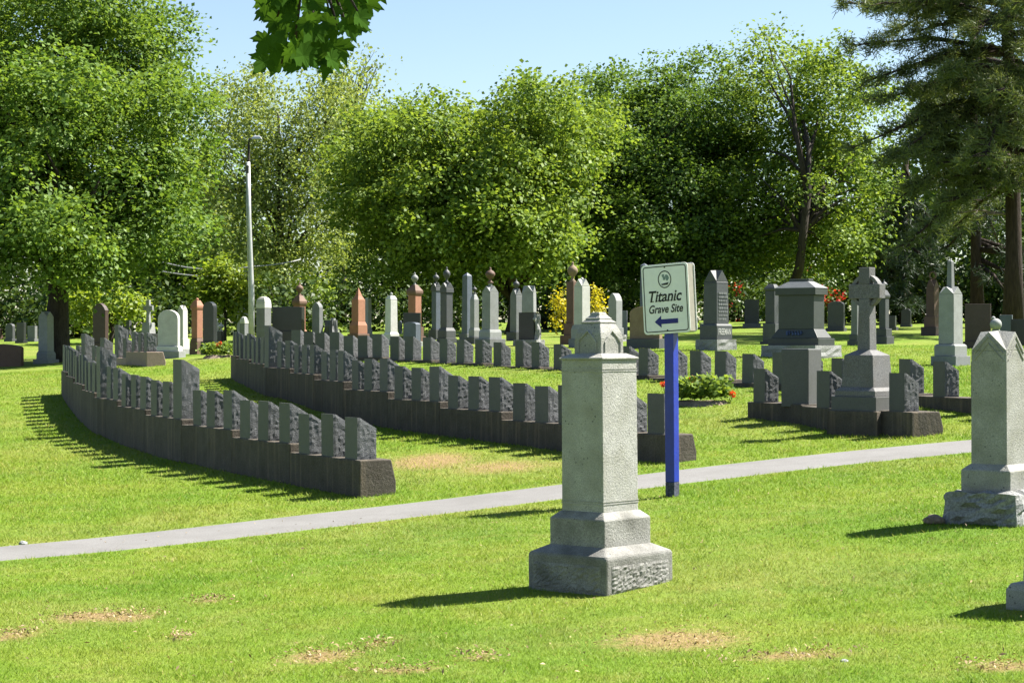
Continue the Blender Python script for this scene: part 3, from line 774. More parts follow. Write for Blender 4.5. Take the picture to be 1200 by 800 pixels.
c = mon('small_cross_monument', 'small pale stone cross on pedestal over a dark block', 'gravestone', 174, 418, [
    ('dark_block', 'block', 25, 418, 391, 'black', {'r': .5}), ('pedestal', 'block', 16, 391, 378, 'pale', {'t': .86}), ('shaft', 'block', 6, 378, 364, 'pale', {'t': .8}),
    ('cross_arms', 'block', 13, 363.5, 358.5, 'pale', {'r': .25}), ('cross_head', 'block', 5.5, 364, 351.5, 'pale', {'r': .8}), ('cross_ring', 'ring', 9, 366, 356, 'pale')], rot=26)
mon('arched_headstone', 'large pale round-topped headstone on a two-step base', 'gravestone', 198, 420, [
    ('base', 'block', 39, 420, 411.5, 'pale', {'r': .45}), ('plinth', 'wash', 33, 411.5, 405.5, 'white', {'r': .35, 't': .92}), ('headstone', 'arch', 27, 405.5, 363, 'white', {'r': .22, 'f': .76})], rot=20)
mon('gabled_pillar', 'slim white gabled pillar behind the large round-topped headstone', 'gravestone', 214, 415, [
    ('base', 'block', 20, 415, 409, 'pale'), ('plinth', 'block', 16, 409, 397, 'white'), ('shaft', 'gable', 12, 397, 358, 'white', {'f': .86})], rot=32)
mon('brown_pillar', 'reddish brown pillar with an ornate pinkish cap', 'gravestone', 231, 415, [
    ('base', 'block', 18, 415, 409, 'brown'), ('plinth', 'wash', 16, 409, 396, 'brown'), ('shaft', 'block', 13, 396, 363, 'red'), ('cap', 'cap', 16, 363, 352, 'red'), ('finial', 'ball', 4, 353, 349, 'red')], rot=36)
mon('black_slab', 'tall black rounded slab with a pale sawn edge beside the ornate brown pillar', 'gravestone', 246, 415, [
    ('base', 'block', 22, 415, 400, 'black', {'r': .6}), ('slab', 'arch', 17, 400, 353.5, 'black', {'r': .42, 'f': .85})], rot=30)
mon('small_white_stone', 'small white stone behind the tall black rounded slab', 'gravestone', 254, 401, [('base', 'block', 8, 401, 398, 'white'), ('headstone', 'arch', 6, 398, 373, 'white', {'r': .5})], rot=30)
mon('statuette_stone', 'dark block topped by a small white figure near the sapling trunk', 'gravestone', 259, 401, [('block', 'block', 9, 401, 388, 'black'), ('figure', 'urn', 7, 388, 378, 'white')], rot=30)
mon('gabled_pillar', 'white gabled stone just left of the lamp pole', 'gravestone', 285, 403, [
    ('base', 'block', 18, 403, 398, 'pale'), ('shaft', 'gable', 14, 398, 360, 'white', {'f': .84})], rot=24)
mon('capped_pillar', 'short grey pillar with white cap in front of the white gabled stone', 'gravestone', 286, 407, [
    ('shaft', 'block', 10, 407, 379, 'grey'), ('cap', 'dome', 11, 379, 371, 'white')], rot=30)
mon('domed_pillar', 'grey pillar with white domed top right of the lamp pole', 'gravestone', 309, 407, [
    ('base', 'block', 22, 407, 399, 'grey'), ('shaft', 'block', 17, 399, 361, 'grey'), ('band', 'block', 18, 361, 356, 'white'), ('dome', 'dome', 17.5, 356, 347.5, 'white')], rot=30)
mon('broad_black_slab', 'broad polished black slab with pale right edge', 'gravestone', 338, 407, [
    ('base', 'block', 46, 407, 388, 'black', {'r': .3}), ('slab', 'block', 39, 388, 359.5, 'black', {'r': .22})], rot=20)
mon('urn_pillar', 'red sandstone urn pillar rising behind the broad black slab', 'gravestone', 351, 403, [
    ('base', 'block', 24, 403, 396, 'brown'), ('plinth', 'wash', 19, 396, 386, 'red'), ('shaft', 'block', 14, 386, 358, 'red'), ('cap', 'cap', 18, 358, 346, 'brown', {'t': .4}), ('urn', 'urn', 9, 347, 331, 'brown')], rot=38)
mon('pointed_headstone', 'dark pointed headstone with bright white edges left of the dark rough stone', 'gravestone', 372, 405, [
    ('base', 'block', 18, 405, 398, 'dgrey', {'r': .7}), ('headstone', 'arch', 13, 398, 354, 'grey', {'r': .6, 'f': .86, 'pointed': True})], rot=34)
mon('rustic_stone', 'dark rock-faced stone behind the back row markers', 'gravestone', 388, 404, [
    ('stone', 'rough', 17, 404, 375, 'dgrey', {'amp': .05, 't': .85}), ('top', 'block', 6, 376, 373, 'pale', {'dx': 3})], rot=30)
mon('red_spire_stone', 'orange-red sandstone pillar with pointed spire top', 'gravestone', 420, 401, [
    ('base', 'block', 26, 401, 391, 'brown'), ('plinth', 'wash', 21, 391, 377, 'red'), ('shaft', 'block', 16, 377, 351, 'red'), ('spire', 'obelisk', 15, 351, 337, 'red', {'f': .3, 't': .6})], rot=42)
mon('white_slab', 'white slab half hidden behind the orange-red spire stone', 'gravestone', 431, 396, [
    ('base', 'block', 13, 396, 391, 'white'), ('plinth', 'block', 11, 391, 386, 'white'), ('slab', 'arch', 9, 386, 349, 'white', {'r': .7, 'f': .93})], rot=44)
mon('white_pillar', 'bright white chamfered pillar with tiny finial', 'gravestone', 458.5, 404, [
    ('base', 'block', 24, 404, 398, 'pale'), ('plinth', 'wash', 19, 398, 389, 'white'), ('shaft', 'block', 15, 389, 352, 'white', {'t': .93}), ('top', 'wash', 14, 352, 346.5, 'white', {'f': .3, 't': .6}), ('finial', 'ball', 3.5, 347, 342.5, 'pale')], rot=48)
mon('small_blue_stone', 'small blue-grey stone to the right of the white chamfered pillar', 'gravestone', 469, 391, [('stone', 'arch', 5, 391, 375.5, 'blueg', {'r': .6})], rot=30)
mon('urn_pillar', 'orange sandstone urn pillar partly behind a black slab', 'gravestone', 486, 401, [
    ('base', 'block', 26, 401, 394, 'brown'), ('plinth', 'block', 21, 394, 383, 'brown'), ('shaft', 'block', 15.5, 383, 346, 'red'), ('cap', 'cap', 20, 346, 333.5, 'brown', {'t': .35}), ('urn', 'urn', 8.5, 335, 319, 'pale')], rot=36)
mon('black_slab', 'polished black slab in front of the orange urn pillar', 'gravestone', 483, 404, [('slab', 'block', 21, 404, 366.5, 'black', {'r': .25})], rot=12)
mon('grey_slab', 'low grey slab with white chiselled end in front of the black slab', 'gravestone', 483, 406, [
    ('base', 'block', 25, 406, 400, 'pale', {'r': .6}), ('slab', 'arch', 20, 400, 377.5, 'blueg', {'r': .5, 'f': .9})], rot=36)
mon('urn_pillar', 'dark granite urn pillar, further back of the dark pair', 'gravestone', 511, 398, [
    ('base', 'block', 18, 398, 386, 'dgrey'), ('shaft', 'block', 10.5, 386, 341, 'blueg'), ('cap', 'gable', 13, 341, 331, 'dgrey', {'f': .4}), ('urn', 'urn', 7.5, 333, 319.5, 'dgrey')], rot=44)
mon('urn_pillar', 'dark granite urn pillar, nearer and taller of the dark pair', 'gravestone', 523.5, 402, [
    ('base', 'block', 24, 402, 396, 'dgrey'), ('plinth', 'wash', 21.5, 396, 384, 'dgrey', {'t': .75}), ('shaft', 'block', 14, 384, 343, 'dgrey'), ('cap', 'gable', 17, 343, 331, 'dgrey', {'f': .45}), ('urn', 'urn', 8.5, 332, 312.5, 'dgrey')], rot=46)
mon('obelisk', 'plain blue-grey obelisk behind the small white urn column', 'gravestone', 547.5, 398, [
    ('base', 'block', 19, 398, 391, 'grey'), ('shaft', 'obelisk', 13.5, 391, 319.5, 'blueg', {'f': .95, 't': .82})], rot=44)
mon('urn_column', 'small white urn column in front of the blue-grey obelisk', 'gravestone', 556, 403, [
    ('base', 'block', 20, 403, 395, 'dgrey'), ('plinth', 'wash', 14, 395, 384, 'pale'), ('shaft', 'block', 10.5, 384, 351, 'pale'), ('cap', 'obelisk', 10.5, 351, 342, 'pale', {'f': .5, 't': .6}), ('urn', 'urn', 6, 344, 335, 'dgrey')], rot=48)
mon('urn_pillar', 'tall grey gabled pillar with a brown urn', 'gravestone', 574.5, 407, [
    ('base', 'block', 36, 407, 397, 'grey'), ('plinth', 'wash', 27, 397, 386, 'pale', {'t': .9}), ('shaft', 'gable', 20, 386, 335, 'pale', {'f': .86}), ('stem', 'block', 5, 339, 331, 'pale'), ('urn', 'urn', 11.5, 332, 313, 'brown')], rot=46)
mon('urn_pillar', 'grey pillar with dark urn behind the stone of pale top and black base', 'gravestone', 605, 399, [
    ('base', 'block', 24, 399, 389, 'dgrey'), ('shaft', 'gable', 15, 389, 338, 'grey', {'f': .84}), ('urn', 'urn', 7.5, 341, 327, 'dgrey')], rot=46)
t_ = mon('two_tone_monument', 'pale gabled stone on a polished black die with rough rock edge', 'gravestone', 620, 405, [
    ('base', 'rough', 38, 405, 398, 'rock', {'amp': .03, 'r': .7}), ('black_die', 'block', 21, 398, 366, 'black', {'r': .35, 'dx': -2}), ('rock_edge', 'rough', 12, 398, 368, 'rock', {'amp': .05, 'dx': 8, 'dy': 2, 't': .8}),
    ('gabled_top', 'gable', 17.5, 366, 335, 'pale', {'f': .75, 'r': .5})], rot=28)
mon('urn_pillar', 'brown sandstone urn pillar behind the white gabled pillar', 'gravestone', 671, 403, [
    ('base', 'block', 30, 403, 393, 'brown'), ('plinth', 'block', 21, 393, 379, 'brown'), ('shaft', 'block', 15, 379, 330, 'brown'), ('urn', 'urn', 12.5, 331, 306.5, 'tan')], rot=40)
mon('gabled_pillar', 'white gabled inscribed pillar between the golden shrubs', 'gravestone', 682, 407, [
    ('base', 'block', 32, 407, 397, 'grey'), ('plinth', 'wash', 26, 397, 381, 'pale', {'t': .85}), ('shaft', 'gable', 19.5, 381, 327, 'white', {'f': .84}), ('finial', 'ball', 4, 330, 325, 'white')], rot=46)
mon('pointed_pillar', 'grey pointed-top pillar right of the golden shrubs', 'gravestone', 721, 400, [
    ('base', 'rough', 27, 400, 392, 'rock', {'amp': .02}), ('plinth', 'block', 20, 392, 384, 'pale'), ('shaft', 'arch', 16.5, 384, 343.5, 'pale', {'r': .9, 'f': .78, 'pointed': True})], rot=44)
mon('small_grey_slab', 'small grey slab peeping out behind the pointed-top pillar', 'gravestone', 732, 395, [('slab', 'block', 7, 395, 364, 'grey', {'r': .4})], rot=30)
mon('brown_round_headstone', 'broad tan round-shouldered headstone behind the direction sign', 'gravestone', 757, 408, [
    ('base', 'block', 46, 408, 397, 'dgrey', {'r': .5}), ('headstone', 'arch', 38, 397, 359, 'tan', {'r': .25, 'f': .8})], rot=26)
mon('obelisk', 'dark blue-grey obelisk beside the left edge of the sign', 'gravestone', 755, 398, [
    ('base', 'block', 17, 398, 390, 'dgrey'), ('shaft', 'obelisk', 11, 390, 308.5, 'blueg', {'f': .97, 't': .85})], rot=30)
fm = mon('twin_gable_monument', 'dark granite inscribed monument lettered FREEMAN right of the sign', 'gravestone', 839, 410, [
    ('base', 'rough', 49, 410, 397.5, 'rock', {'amp': .02}), ('plinth', 'wash', 38, 397.5, 379.5, 'dgrey', {'f': .88, 't': .9}), ('shaft', 'block', 30, 379.5, 332.5, 'dgrey', {'t': .94}), ('gable', 'gable', 29, 332.5, 317, 'dgrey', {'f': .15})], rot=48)
mon('dark_slab', 'small dark slab with rough bright end beyond the FREEMAN monument', 'gravestone', 881, 384, [
    ('base', 'block', 22, 384, 379, 'grey', {'r': .7}), ('slab', 'block', 17, 379, 351, 'dgrey', {'r': .3})], rot=24)
mon('dark_pillar', 'dark pillar on heavy plinth left of the broad tomb', 'gravestone', 905, 403, [
    ('base', 'block', 30, 403, 400, 'dgrey'), ('plinth', 'block', 23, 400, 379, 'dgrey'), ('shaft', 'block', 17, 379, 341, 'dgrey'), ('cap', 'cap', 20, 341, 333, 'dgrey', {'t': .5})], rot=36)
tb = mon('broad_tomb', 'broad dark granite tomb with hipped cap on a rock-faced base', 'tomb', 939, 418, [
    ('base', 'rough', 96, 418, 404.5, 'rock', {'amp': .02, 'r': .8}), ('step', 'block', 76, 404.5, 396.5, 'tomb', {'r': .55}), ('wash', 'wash', 68, 396.5, 385.5, 'tomb', {'r': .5, 'f': .1, 't': .78}),
    ('die', 'block', 52, 385.5, 346, 'tomb', {'r': .5}), ('cornice', 'block', 60, 346, 338, 'tomb', {'r': .52, 't': 1.0}), ('roof', 'wash', 61, 338, 330, 'grey', {'r': .52, 't': .48, 'f': .05}), ('ridge', 'block', 27, 330, 327, 'tomb', {'r': .4})], rot=40)
mon('dark_slab', 'dark slab with rough bright end between the tomb and the ringed cross', 'gravestone', 980, 388, [
    ('base', 'block', 25, 388, 384, 'dgrey', {'r': .6}), ('slab', 'arch', 20, 384, 353, 'dgrey', {'r': .35, 'f': .88})], rot=26)
mon('slim_grey_pillar', 'slim grey pillar seen just left of the cross shaft', 'gravestone', 1003, 405, [
    ('base', 'block', 21, 405, 399, 'dgrey'), ('plinth', 'block', 16, 399, 392, 'dgrey'), ('shaft', 'gable', 12, 392, 345, 'grey', {'f': .9})], rot=42)
mon('dark_urn_pillar', 'dark pillar half hidden behind the arm of the ringed cross', 'gravestone', 1036, 403, [
    ('base', 'block', 24, 403, 394, 'dgrey'), ('plinth', 'block', 19, 394, 385, 'dgrey'), ('shaft', 'block', 12, 385, 350, 'dgrey'), ('cap', 'cap', 15, 350, 340, 'dgrey'), ('urn', 'urn', 8, 341, 328, 'dgrey')], rot=42)
mon('small_black_stone', 'small black block right of the cross at the far lawn', 'gravestone', 1045, 387, [('base', 'block', 16, 387, 383, 'dgrey', {'r': .6}), ('block', 'block', 11, 383, 370, 'black', {'r': .5})], rot=30)
mon('dark_slab', 'dark rounded slab alone on the far lawn near the trees', 'gravestone', 1062, 383, [('base', 'block', 15, 383, 380, 'dgrey', {'r': .6}), ('slab', 'arch', 12, 380, 361.5, 'black', {'r': .4})], rot=26)
mon('red_gabled_pillar', 'red-brown gabled pillar with ring finial in deep shade', 'gravestone', 1093, 393, [
    ('base', 'block', 28, 393, 383, 'dbrown'), ('plinth', 'block', 21, 383, 371, 'brown'), ('shaft', 'gable', 16, 371, 328, 'brown', {'f': .8}), ('ring_finial', 'ring', 8, 328, 317.5, 'brown')], rot=44)
mon('obelisk_house_monument', 'pale grey gabled monument carrying a small obelisk', 'gravestone', 1114, 428, [
    ('base', 'block', 47, 428, 417, 'grey'), ('plinth', 'wash', 39, 417, 403, 'pale', {'t': .85, 'f': .85}), ('shaft', 'gable', 29, 403, 336, 'pale', {'f': .87}), ('spire', 'obelisk', 9.5, 340, 304, 'grey', {'f': .93, 't': .8})], rot=44)
mon('broad_brown_slab', 'broad dark brown slab in tree shade behind the gabled granite monument', 'gravestone', 1146, 408, [
    ('base', 'block', 36, 408, 400, 'dbrown', {'r': .4}), ('slab', 'block', 30, 400, 356, 'dbrown', {'r': .2})], rot=16)
mon('ball_topped_stone', 'small grey stone with rounded ball top above the gabled monument', 'gravestone', 1167, 410, [
    ('shaft', 'block', 11, 410, 386, 'grey'), ('dome', 'ball', 14, 387, 373, 'pale'), ('knob', 'ball', 5, 375, 370.5, 'pale', {'dx': -3})], rot=30)
mon('dark_blue_slab', 'dark bluish slab in shade near the picture edge', 'gravestone', 1179, 400, [('base', 'block', 18, 400, 395, 'dgrey', {'r': .5}), ('slab', 'block', 15, 395, 369, 'blueg', {'r': .3})], rot=24)
mon('black_block', 'low black block at the picture edge under the pine', 'gravestone', 1197, 405, [('block', 'block', 26, 405, 374, 'black', {'r': .4, 't': .95})], rot=24)
# lettering that can be read or clearly seen
s_ = fm.location.y / F; th = R(48); wS = 38 * s_ / (math.cos(th) + math.sin(th))
add_text(fm, 'FREEMAN', 7.2 * s_, wS * .8, (wS / 2 + .003, 0, (410 - 392) * s_), 'letter_pale', R(90), 0, .012)
wS = 30 * s_ / (math.cos(th) + math.sin(th)); rnd = random.Random(3)
for q in range(8):
    g = G(); y = -wS * .33; z = (410 - 345 - q * 4.3 + 0) * s_
    while y < wS * .3:
        l = rnd.uniform(.02, .05); g.box(wS / 2 - .012, wS / 2 + .004, y, y + l, z, z + .045); y += l + .018
    g.build('inscription_line', M['grey'], fm)

s_ = tb.location.y / F; th = R(40); wd_ = 52 * s_ / (math.cos(th) + .5 * math.sin(th)); rnd = random.Random(8); x = -.19
for q in range(6):      # worn blue letters, no longer legible
    g = G(); z = (418 - 392.5) * s_; h_ = 4.6 * s_; y_ = -(68 * s_ / (math.cos(th) + .5 * math.sin(th))) * .25 - .004
    g.box(x, x + .012, y_, y_ + .06, z, z + h_); g.box(x + .012, x + .042, y_, y_ + .06, z + rnd.choice((0, h_ * .4, h_ - .012)), z + h_ * rnd.choice((.55, 1)))
    g.build('worn_letter', M['letter_blue'], tb); x += .066

# ---------------------------------------------------------------- direction sign, lamps, wires
def rounded(w, h, r, n=5):
    pts = []
    for cx, cz, a0 in ((w / 2 - r, h / 2 - r, 0), (-w / 2 + r, h / 2 - r, 90), (-w / 2 + r, -h / 2 + r, 180), (w / 2 - r, -h / 2 + r, 270)):
        for k_ in range(n + 1):
            a = R(a0 + 90 * k_ / n); pts.append((cx + r * math.cos(a), cz + r * math.sin(a)))
    return pts
def frame_ring(g, w, h, r, t, y):
    o = rounded(w, h, r); i = rounded(w - 2 * t, h - 2 * t, max(.002, r - t)); n = len(o)
    vs = [(x, y, z) for x, z in o] + [(x, y, z) for x, z in i]
    g.add(vs, [(k_, (k_ + 1) % n, n + (k_ + 1) % n, n + k_) for k_ in range(n)])
def sign():
    p = stand(788, 17.0); s = p.y / F
    root = tag(empty('direction_sign', p, -R(35), (0, R(-.5))), 'white double-sided direction sign on a blue post beside the path', 'sign')
    zt = (578 - 386) * s
    g = G(); g.box(-.047, .047, -.047, .047, .13, zt + .30); g.build('post', M['blue'], root, bevel=.006)
    g = G(); g.box(-.0465, .0465, -.0465, .0465, -.2, .13); g.build('post_foot', M['post_foot'], root, bevel=.004)
    W, H = .485, .63; zc = zt + H / 2 - .01; ox = -.02
    def panel(y0, y1, name):
        g = G(); g.slab([(x + ox, z + zc) for x, z in rounded(W, H, .035)], y0, y1); return g.build(name, M['sign_white'], root, bevel=.002)
    fp = panel(-.062, -.056, 'front_panel'); panel(.062, .068, 'rear_panel')
    g = G(); g.box(ox - W / 2 + .03, ox + W / 2 - .012, -.056, .062, zc - H / 2 + .012, zc + H / 2 - .012); g.build('side_box', M['sign_side'], root)
    y = -.0635
    g = G(); frame_ring(g, W - .034, H - .034, .028, .009, y); o = g.build('border_line', M['ink'], fp); o.location = (ox, 0, zc)
    # round emblem: ring, tree and boat shape, ground line
    ez = zc + .175; g = G(); n = 28
    g.add([(ox + .07 * math.cos(2 * math.pi * q / n), y, ez + .08 * math.sin(2 * math.pi * q / n)) for q in range(n)] +
          [(ox + .061 * math.cos(2 * math.pi * q / n), y, ez + .07 * math.sin(2 * math.pi * q / n)) for q in range(n)],
          [(q, (q + 1) % n, n + (q + 1) % n, n + q) for q in range(n)])
    g.build('emblem_ring', M['ink'], fp)
    g = G(); rnd = random.Random(2)
    for q in range(16):
        a = rnd.uniform(0, 6.28); r_ = rnd.uniform(0, .03); cx, cz = ox + .005 + r_ * math.cos(a) * 1.1, ez + .012 + r_ * math.sin(a); k_ = rnd.uniform(.008, .014)
        g.add([(cx + k_ * math.cos(b * 1.047), y - q * 1e-5, cz + k_ * math.sin(b * 1.047)) for b in range(6)], [tuple(range(6))])
    g.build('emblem_tree', M['ink_green'], fp)
    g = G(); g.add([(ox - .04, y - .0005, ez - .04), (ox + .042, y - .0005, ez - .028), (ox + .03, y - .0005, ez - .05), (ox - .028, y - .0005, ez - .052)], [(0, 1, 2, 3)]); g.build('emblem_boat', M['ink'], fp)
    def serif_text(txt, h, w, cz, name):
        me = text_mesh(txt, h, w, 0, .26, .022); me.name = name
        o = link(name, me, M['ink'], fp); o.location = (ox, y, cz); return o
    serif_text('Titanic', .098, .345, zc - .022, 'lettering'); serif_text('Grave Site', .072, .355, zc - .125, 'lettering')
    g = G()   # serifs that give the letters their feet
    def feet(xs, z, w=.026, t=.007):
        for x in xs: g.add([(ox + x - w / 2, y - .0006, z), (ox + x + w / 2, y - .0006, z), (ox + x + w / 2 + .002, y - .0006, z + t), (ox + x - w / 2 + .002, y - .0006, z + t)], [(0, 1, 2, 3)])
    feet((-.135, -.083, .012, .048, .098), zc - .022); g.build('letter_serifs', M['ink'], fp)
    az = zc - .205
    g = G(); g.add([(ox + x, y, az + z) for x, z in ((-.125, 0), (-.055, .055), (-.055, .022), (.12, .022), (.12, -.022), (-.055, -.022), (-.055, -.055))], [(0, 6, 2, 1), (2, 6, 5, 3), (3, 5, 4)])
    g.v = g.v; g.build('arrow', M['ink_blue'], fp)
    for z in (zc + .285, zc - .285):
        g = G(); g.lathe([(.007, -.0005), (.007, .003), (.001, .005)], 10); o = g.build('bolt', M['ink'], fp); o.location = (ox + .005, y, z); o.rotation_euler = (R(90), 0, 0)
    c = Vector((ox, 0, zc)); tilt = Matrix.Rotation(R(-2.8), 3, 'Y')       # the panels hang a little crooked on the post
    for o in [q for q in root.children if 'p' == q.name[-1:] or 'panel' in q.name or 'side_box' in q.name]:
        if 'post' in o.name: continue
        o.rotation_euler = (0, R(-2.8), 0); o.location = c - tilt @ c
sign()

def light_pole():
    p = at(295, 406); s = p.y / F
    root = tag(empty('light_pole', p), 'tall slim galvanised pole rising above the small sapling', 'pole')
    h = (406 - 190) * s
    g = G(); g.tube([(0, 0, -.2), (-.5 * s, 0, h * .3), (-3.5 * s, 0, h * .7), (-4.5 * s, 0, h)], [3.7 * s, 3.4 * s, 2.9 * s, 2.6 * s], 12); g.build('pole', M['pole'], root, True)
    g = G(); g.lathe([(4.4 * s, -.05), (4.4 * s, .10), (3.9 * s, .14)], 12); g.build('collar', M['pole'], root, True)
    g = G(); g.box(-6.4 * s, -2.6 * s, -.09, -.05, h - .32, h - .1); g.build('bracket', M['iron'], root)
light_pole()
def street_lamp():
    Y = 70.0; p = stand(291.5, Y); s = Y / F
    root = tag(empty('street_lamp', p), 'street lamp head showing among the pale leaves above the pole', 'street lamp')
    h = EYE - (163 - 400) * s - p.z
    g = G(); g.tube([(0, 0, -.2), (0, 0, h * .5), (0, 0, h - .2), (.02, 0, h), (.2, 0, h + .03)], [.08, .06, .045, .04, .03], 8); g.build('pole', M['bark'], root, True)
    g = G(); g.stack([(.34, .16, -.03), (.38, .2, .0), (.32, .16, .08), (.16, .1, .12)], .3, 0); o = g.build('lamp_head', M['pole'], root, bevel=.02); o.location = (0, 0, h)
street_lamp()
def wire(a, b, sag, label):
    A = Vector(P(*a)); B = Vector(P(*b)); pts = []
    for q in range(15):
        u = q / 14; v = A.lerp(B, u); v.z -= sag * 4 * u * (1 - u); pts.append(v - A)
    g = G(); g.tube(pts, .02, 5); o = g.build('overhead_wire', M['wire'], None, True); o.location = A
    tag(o, label, 'wire', 'overhead wires')
wire((190, 307, 60), (292, 313, 57), .15, 'upper overhead wire left of the light pole before dark leaves')
wire((190, 318, 60), (292, 322, 57), .1, 'lower overhead wire left of the light pole before dark leaves')
wire((296, 312, 57), (352, 304, 64), .05, 'short overhead wire right of the light pole')

# ---------------------------------------------------------------- leaves
def kites(c, n, size, ratio=.75, rng=RNG, fold=.12):
    """one kite-shaped leaf per centre c, lying square to n"""
    m = len(c); n = n / np.maximum(1e-6, np.linalg.norm(n, axis=1))[:, None]
    r = rng.normal(size=(m, 3)); u = np.cross(n, r); u /= np.maximum(1e-6, np.linalg.norm(u, axis=1))[:, None]; w = np.cross(n, u)
    s = (size * rng.uniform(.65, 1.25, m))[:, None]
    a = c - u * s * .5; b = c + w * s * ratio * .5 + n * s * fold + u * s * .04; d = c + u * s * .5; e = c - w * s * ratio * .5 + n * s * fold + u * s * .04
    v = np.stack([a, b, d, e], 1).reshape(-1, 3); q = np.arange(4 * m).reshape(-1, 4)
    return v, q
def unit(v): return v / np.maximum(1e-9, np.linalg.norm(v, axis=-1, keepdims=True))
def lobe_points(lobes, spacing, rng, shell=.5):
    """centres of leaf sprays spread through overlapping lobes (x, y, z, rx, ry, rz), mostly in their outer part"""
    out = []; dirs = []
    for (cx, cy, cz, rx, ry, rz) in lobes:
        area = 4 * math.pi * ((rx * ry) ** 1.6 / 3 + (rx * rz) ** 1.6 / 3 + (ry * rz) ** 1.6 / 3) ** (1 / 1.6)
        n = int(area / spacing ** 2)
        d = unit(rng.normal(size=(n, 3)))
        k1 = rng.normal(size=3) * 2.2; k2 = rng.normal(size=3) * 4.1; k3 = rng.normal(size=3) * 7
        bump_ = 1 + .13 * np.sin(d @ k1 + 1) + .10 * np.sin(d @ k2) + .06 * np.sin(d @ k3)
        r = (shell + (1 - shell) * rng.uniform(0, 1, n) ** .55) * bump_
        p = d * r[:, None] * np.array([rx, ry, rz]) + np.array([cx, cy, cz])
        out.append(p); dirs.append(unit(d / np.array([rx, ry, rz])))
    return np.concatenate(out), np.concatenate(dirs)
def sprays(pts, dirs, per, sig, leaf, rng, droop=.35, up=.75, flat=.32):
    """every spray is a drooping flattened fan of leaves pointing outward"""
    m = len(pts); out = unit(dirs * np.array([1, 1, .35]) + rng.normal(0, .25, (m, 3)))
    side = unit(np.cross(out, np.array([0, 0, 1.0]))); nrm = unit(np.cross(side, out))
    sg = sig * rng.uniform(.6, 1.35, m)
    a = rng.uniform(-.6, 1.3, (m, per)); b = rng.normal(0, .55, (m, per)); h = rng.normal(0, flat, (m, per))
    c = pts[:, None] + (out[:, None] * a[..., None] + side[:, None] * b[..., None] + nrm[:, None] * h[..., None]) * sg[:, None, None]
    c[..., 2] -= droop * sg[:, None] * (a * a + b * b) * .5
    ln = nrm[:, None] * up + out[:, None] * .25 + rng.normal(0, .36, (m, per, 3))
    return c.reshape(-1, 3), ln.reshape(-1, 3)
def sublobes(lobes, rng, k=15):
    """boughs: smaller flattened lobes set round the surface of every big one, with a thin heart left inside"""
    out = []
    for (cx, cy, cz, rx, ry, rz) in lobes:
        out.append((cx, cy, cz, rx * .55, ry * .55, rz * .55))
        i = np.arange(k) + .5; ph = np.arccos(1 - 2 * i / k); th = math.pi * (1 + 5 ** .5) * i + rng.uniform(0, 6)
        for a, b in zip(ph, th):
            d = np.array([math.cos(b) * math.sin(a), math.sin(b) * math.sin(a), math.cos(a)]) + rng.normal(0, .12, 3)
            if rng.uniform() < .2: continue
            q = rng.uniform(.22, .46); r_ = rng.uniform(.55, .98)
            out.append((cx + d[0] * rx * r_, cy + d[1] * ry * r_, cz + d[2] * rz * r_, rx * q, ry * q, min(rz * q * .72, rx * q * .8)))
    return out
def crown(name, lobes, mat, parent, spacing, per, sig, leaf, seed, shell=.5, boughs=0, **kw):
    rng = np.random.default_rng(seed)
    if boughs: lobes = sublobes(lobes, rng, boughs)
    p, d = lobe_points(lobes, spacing, rng, shell)
    kz = (p[:, 2] > .6) & ((d[:, 1] < .45) | (rng.uniform(0, 1, len(p)) < .4))
    p, d = p[kz], d[kz]
    c, n = sprays(p, d, per, sig, leaf, rng, **kw)
    v, q = kites(c, n, np.full(len(c), leaf), rng=rng)
    global TRI; TRI += 2 * len(q)
    return np_mesh(name, v, q, M[mat] if isinstance(mat, str) else mat, parent), p
TRI = 0
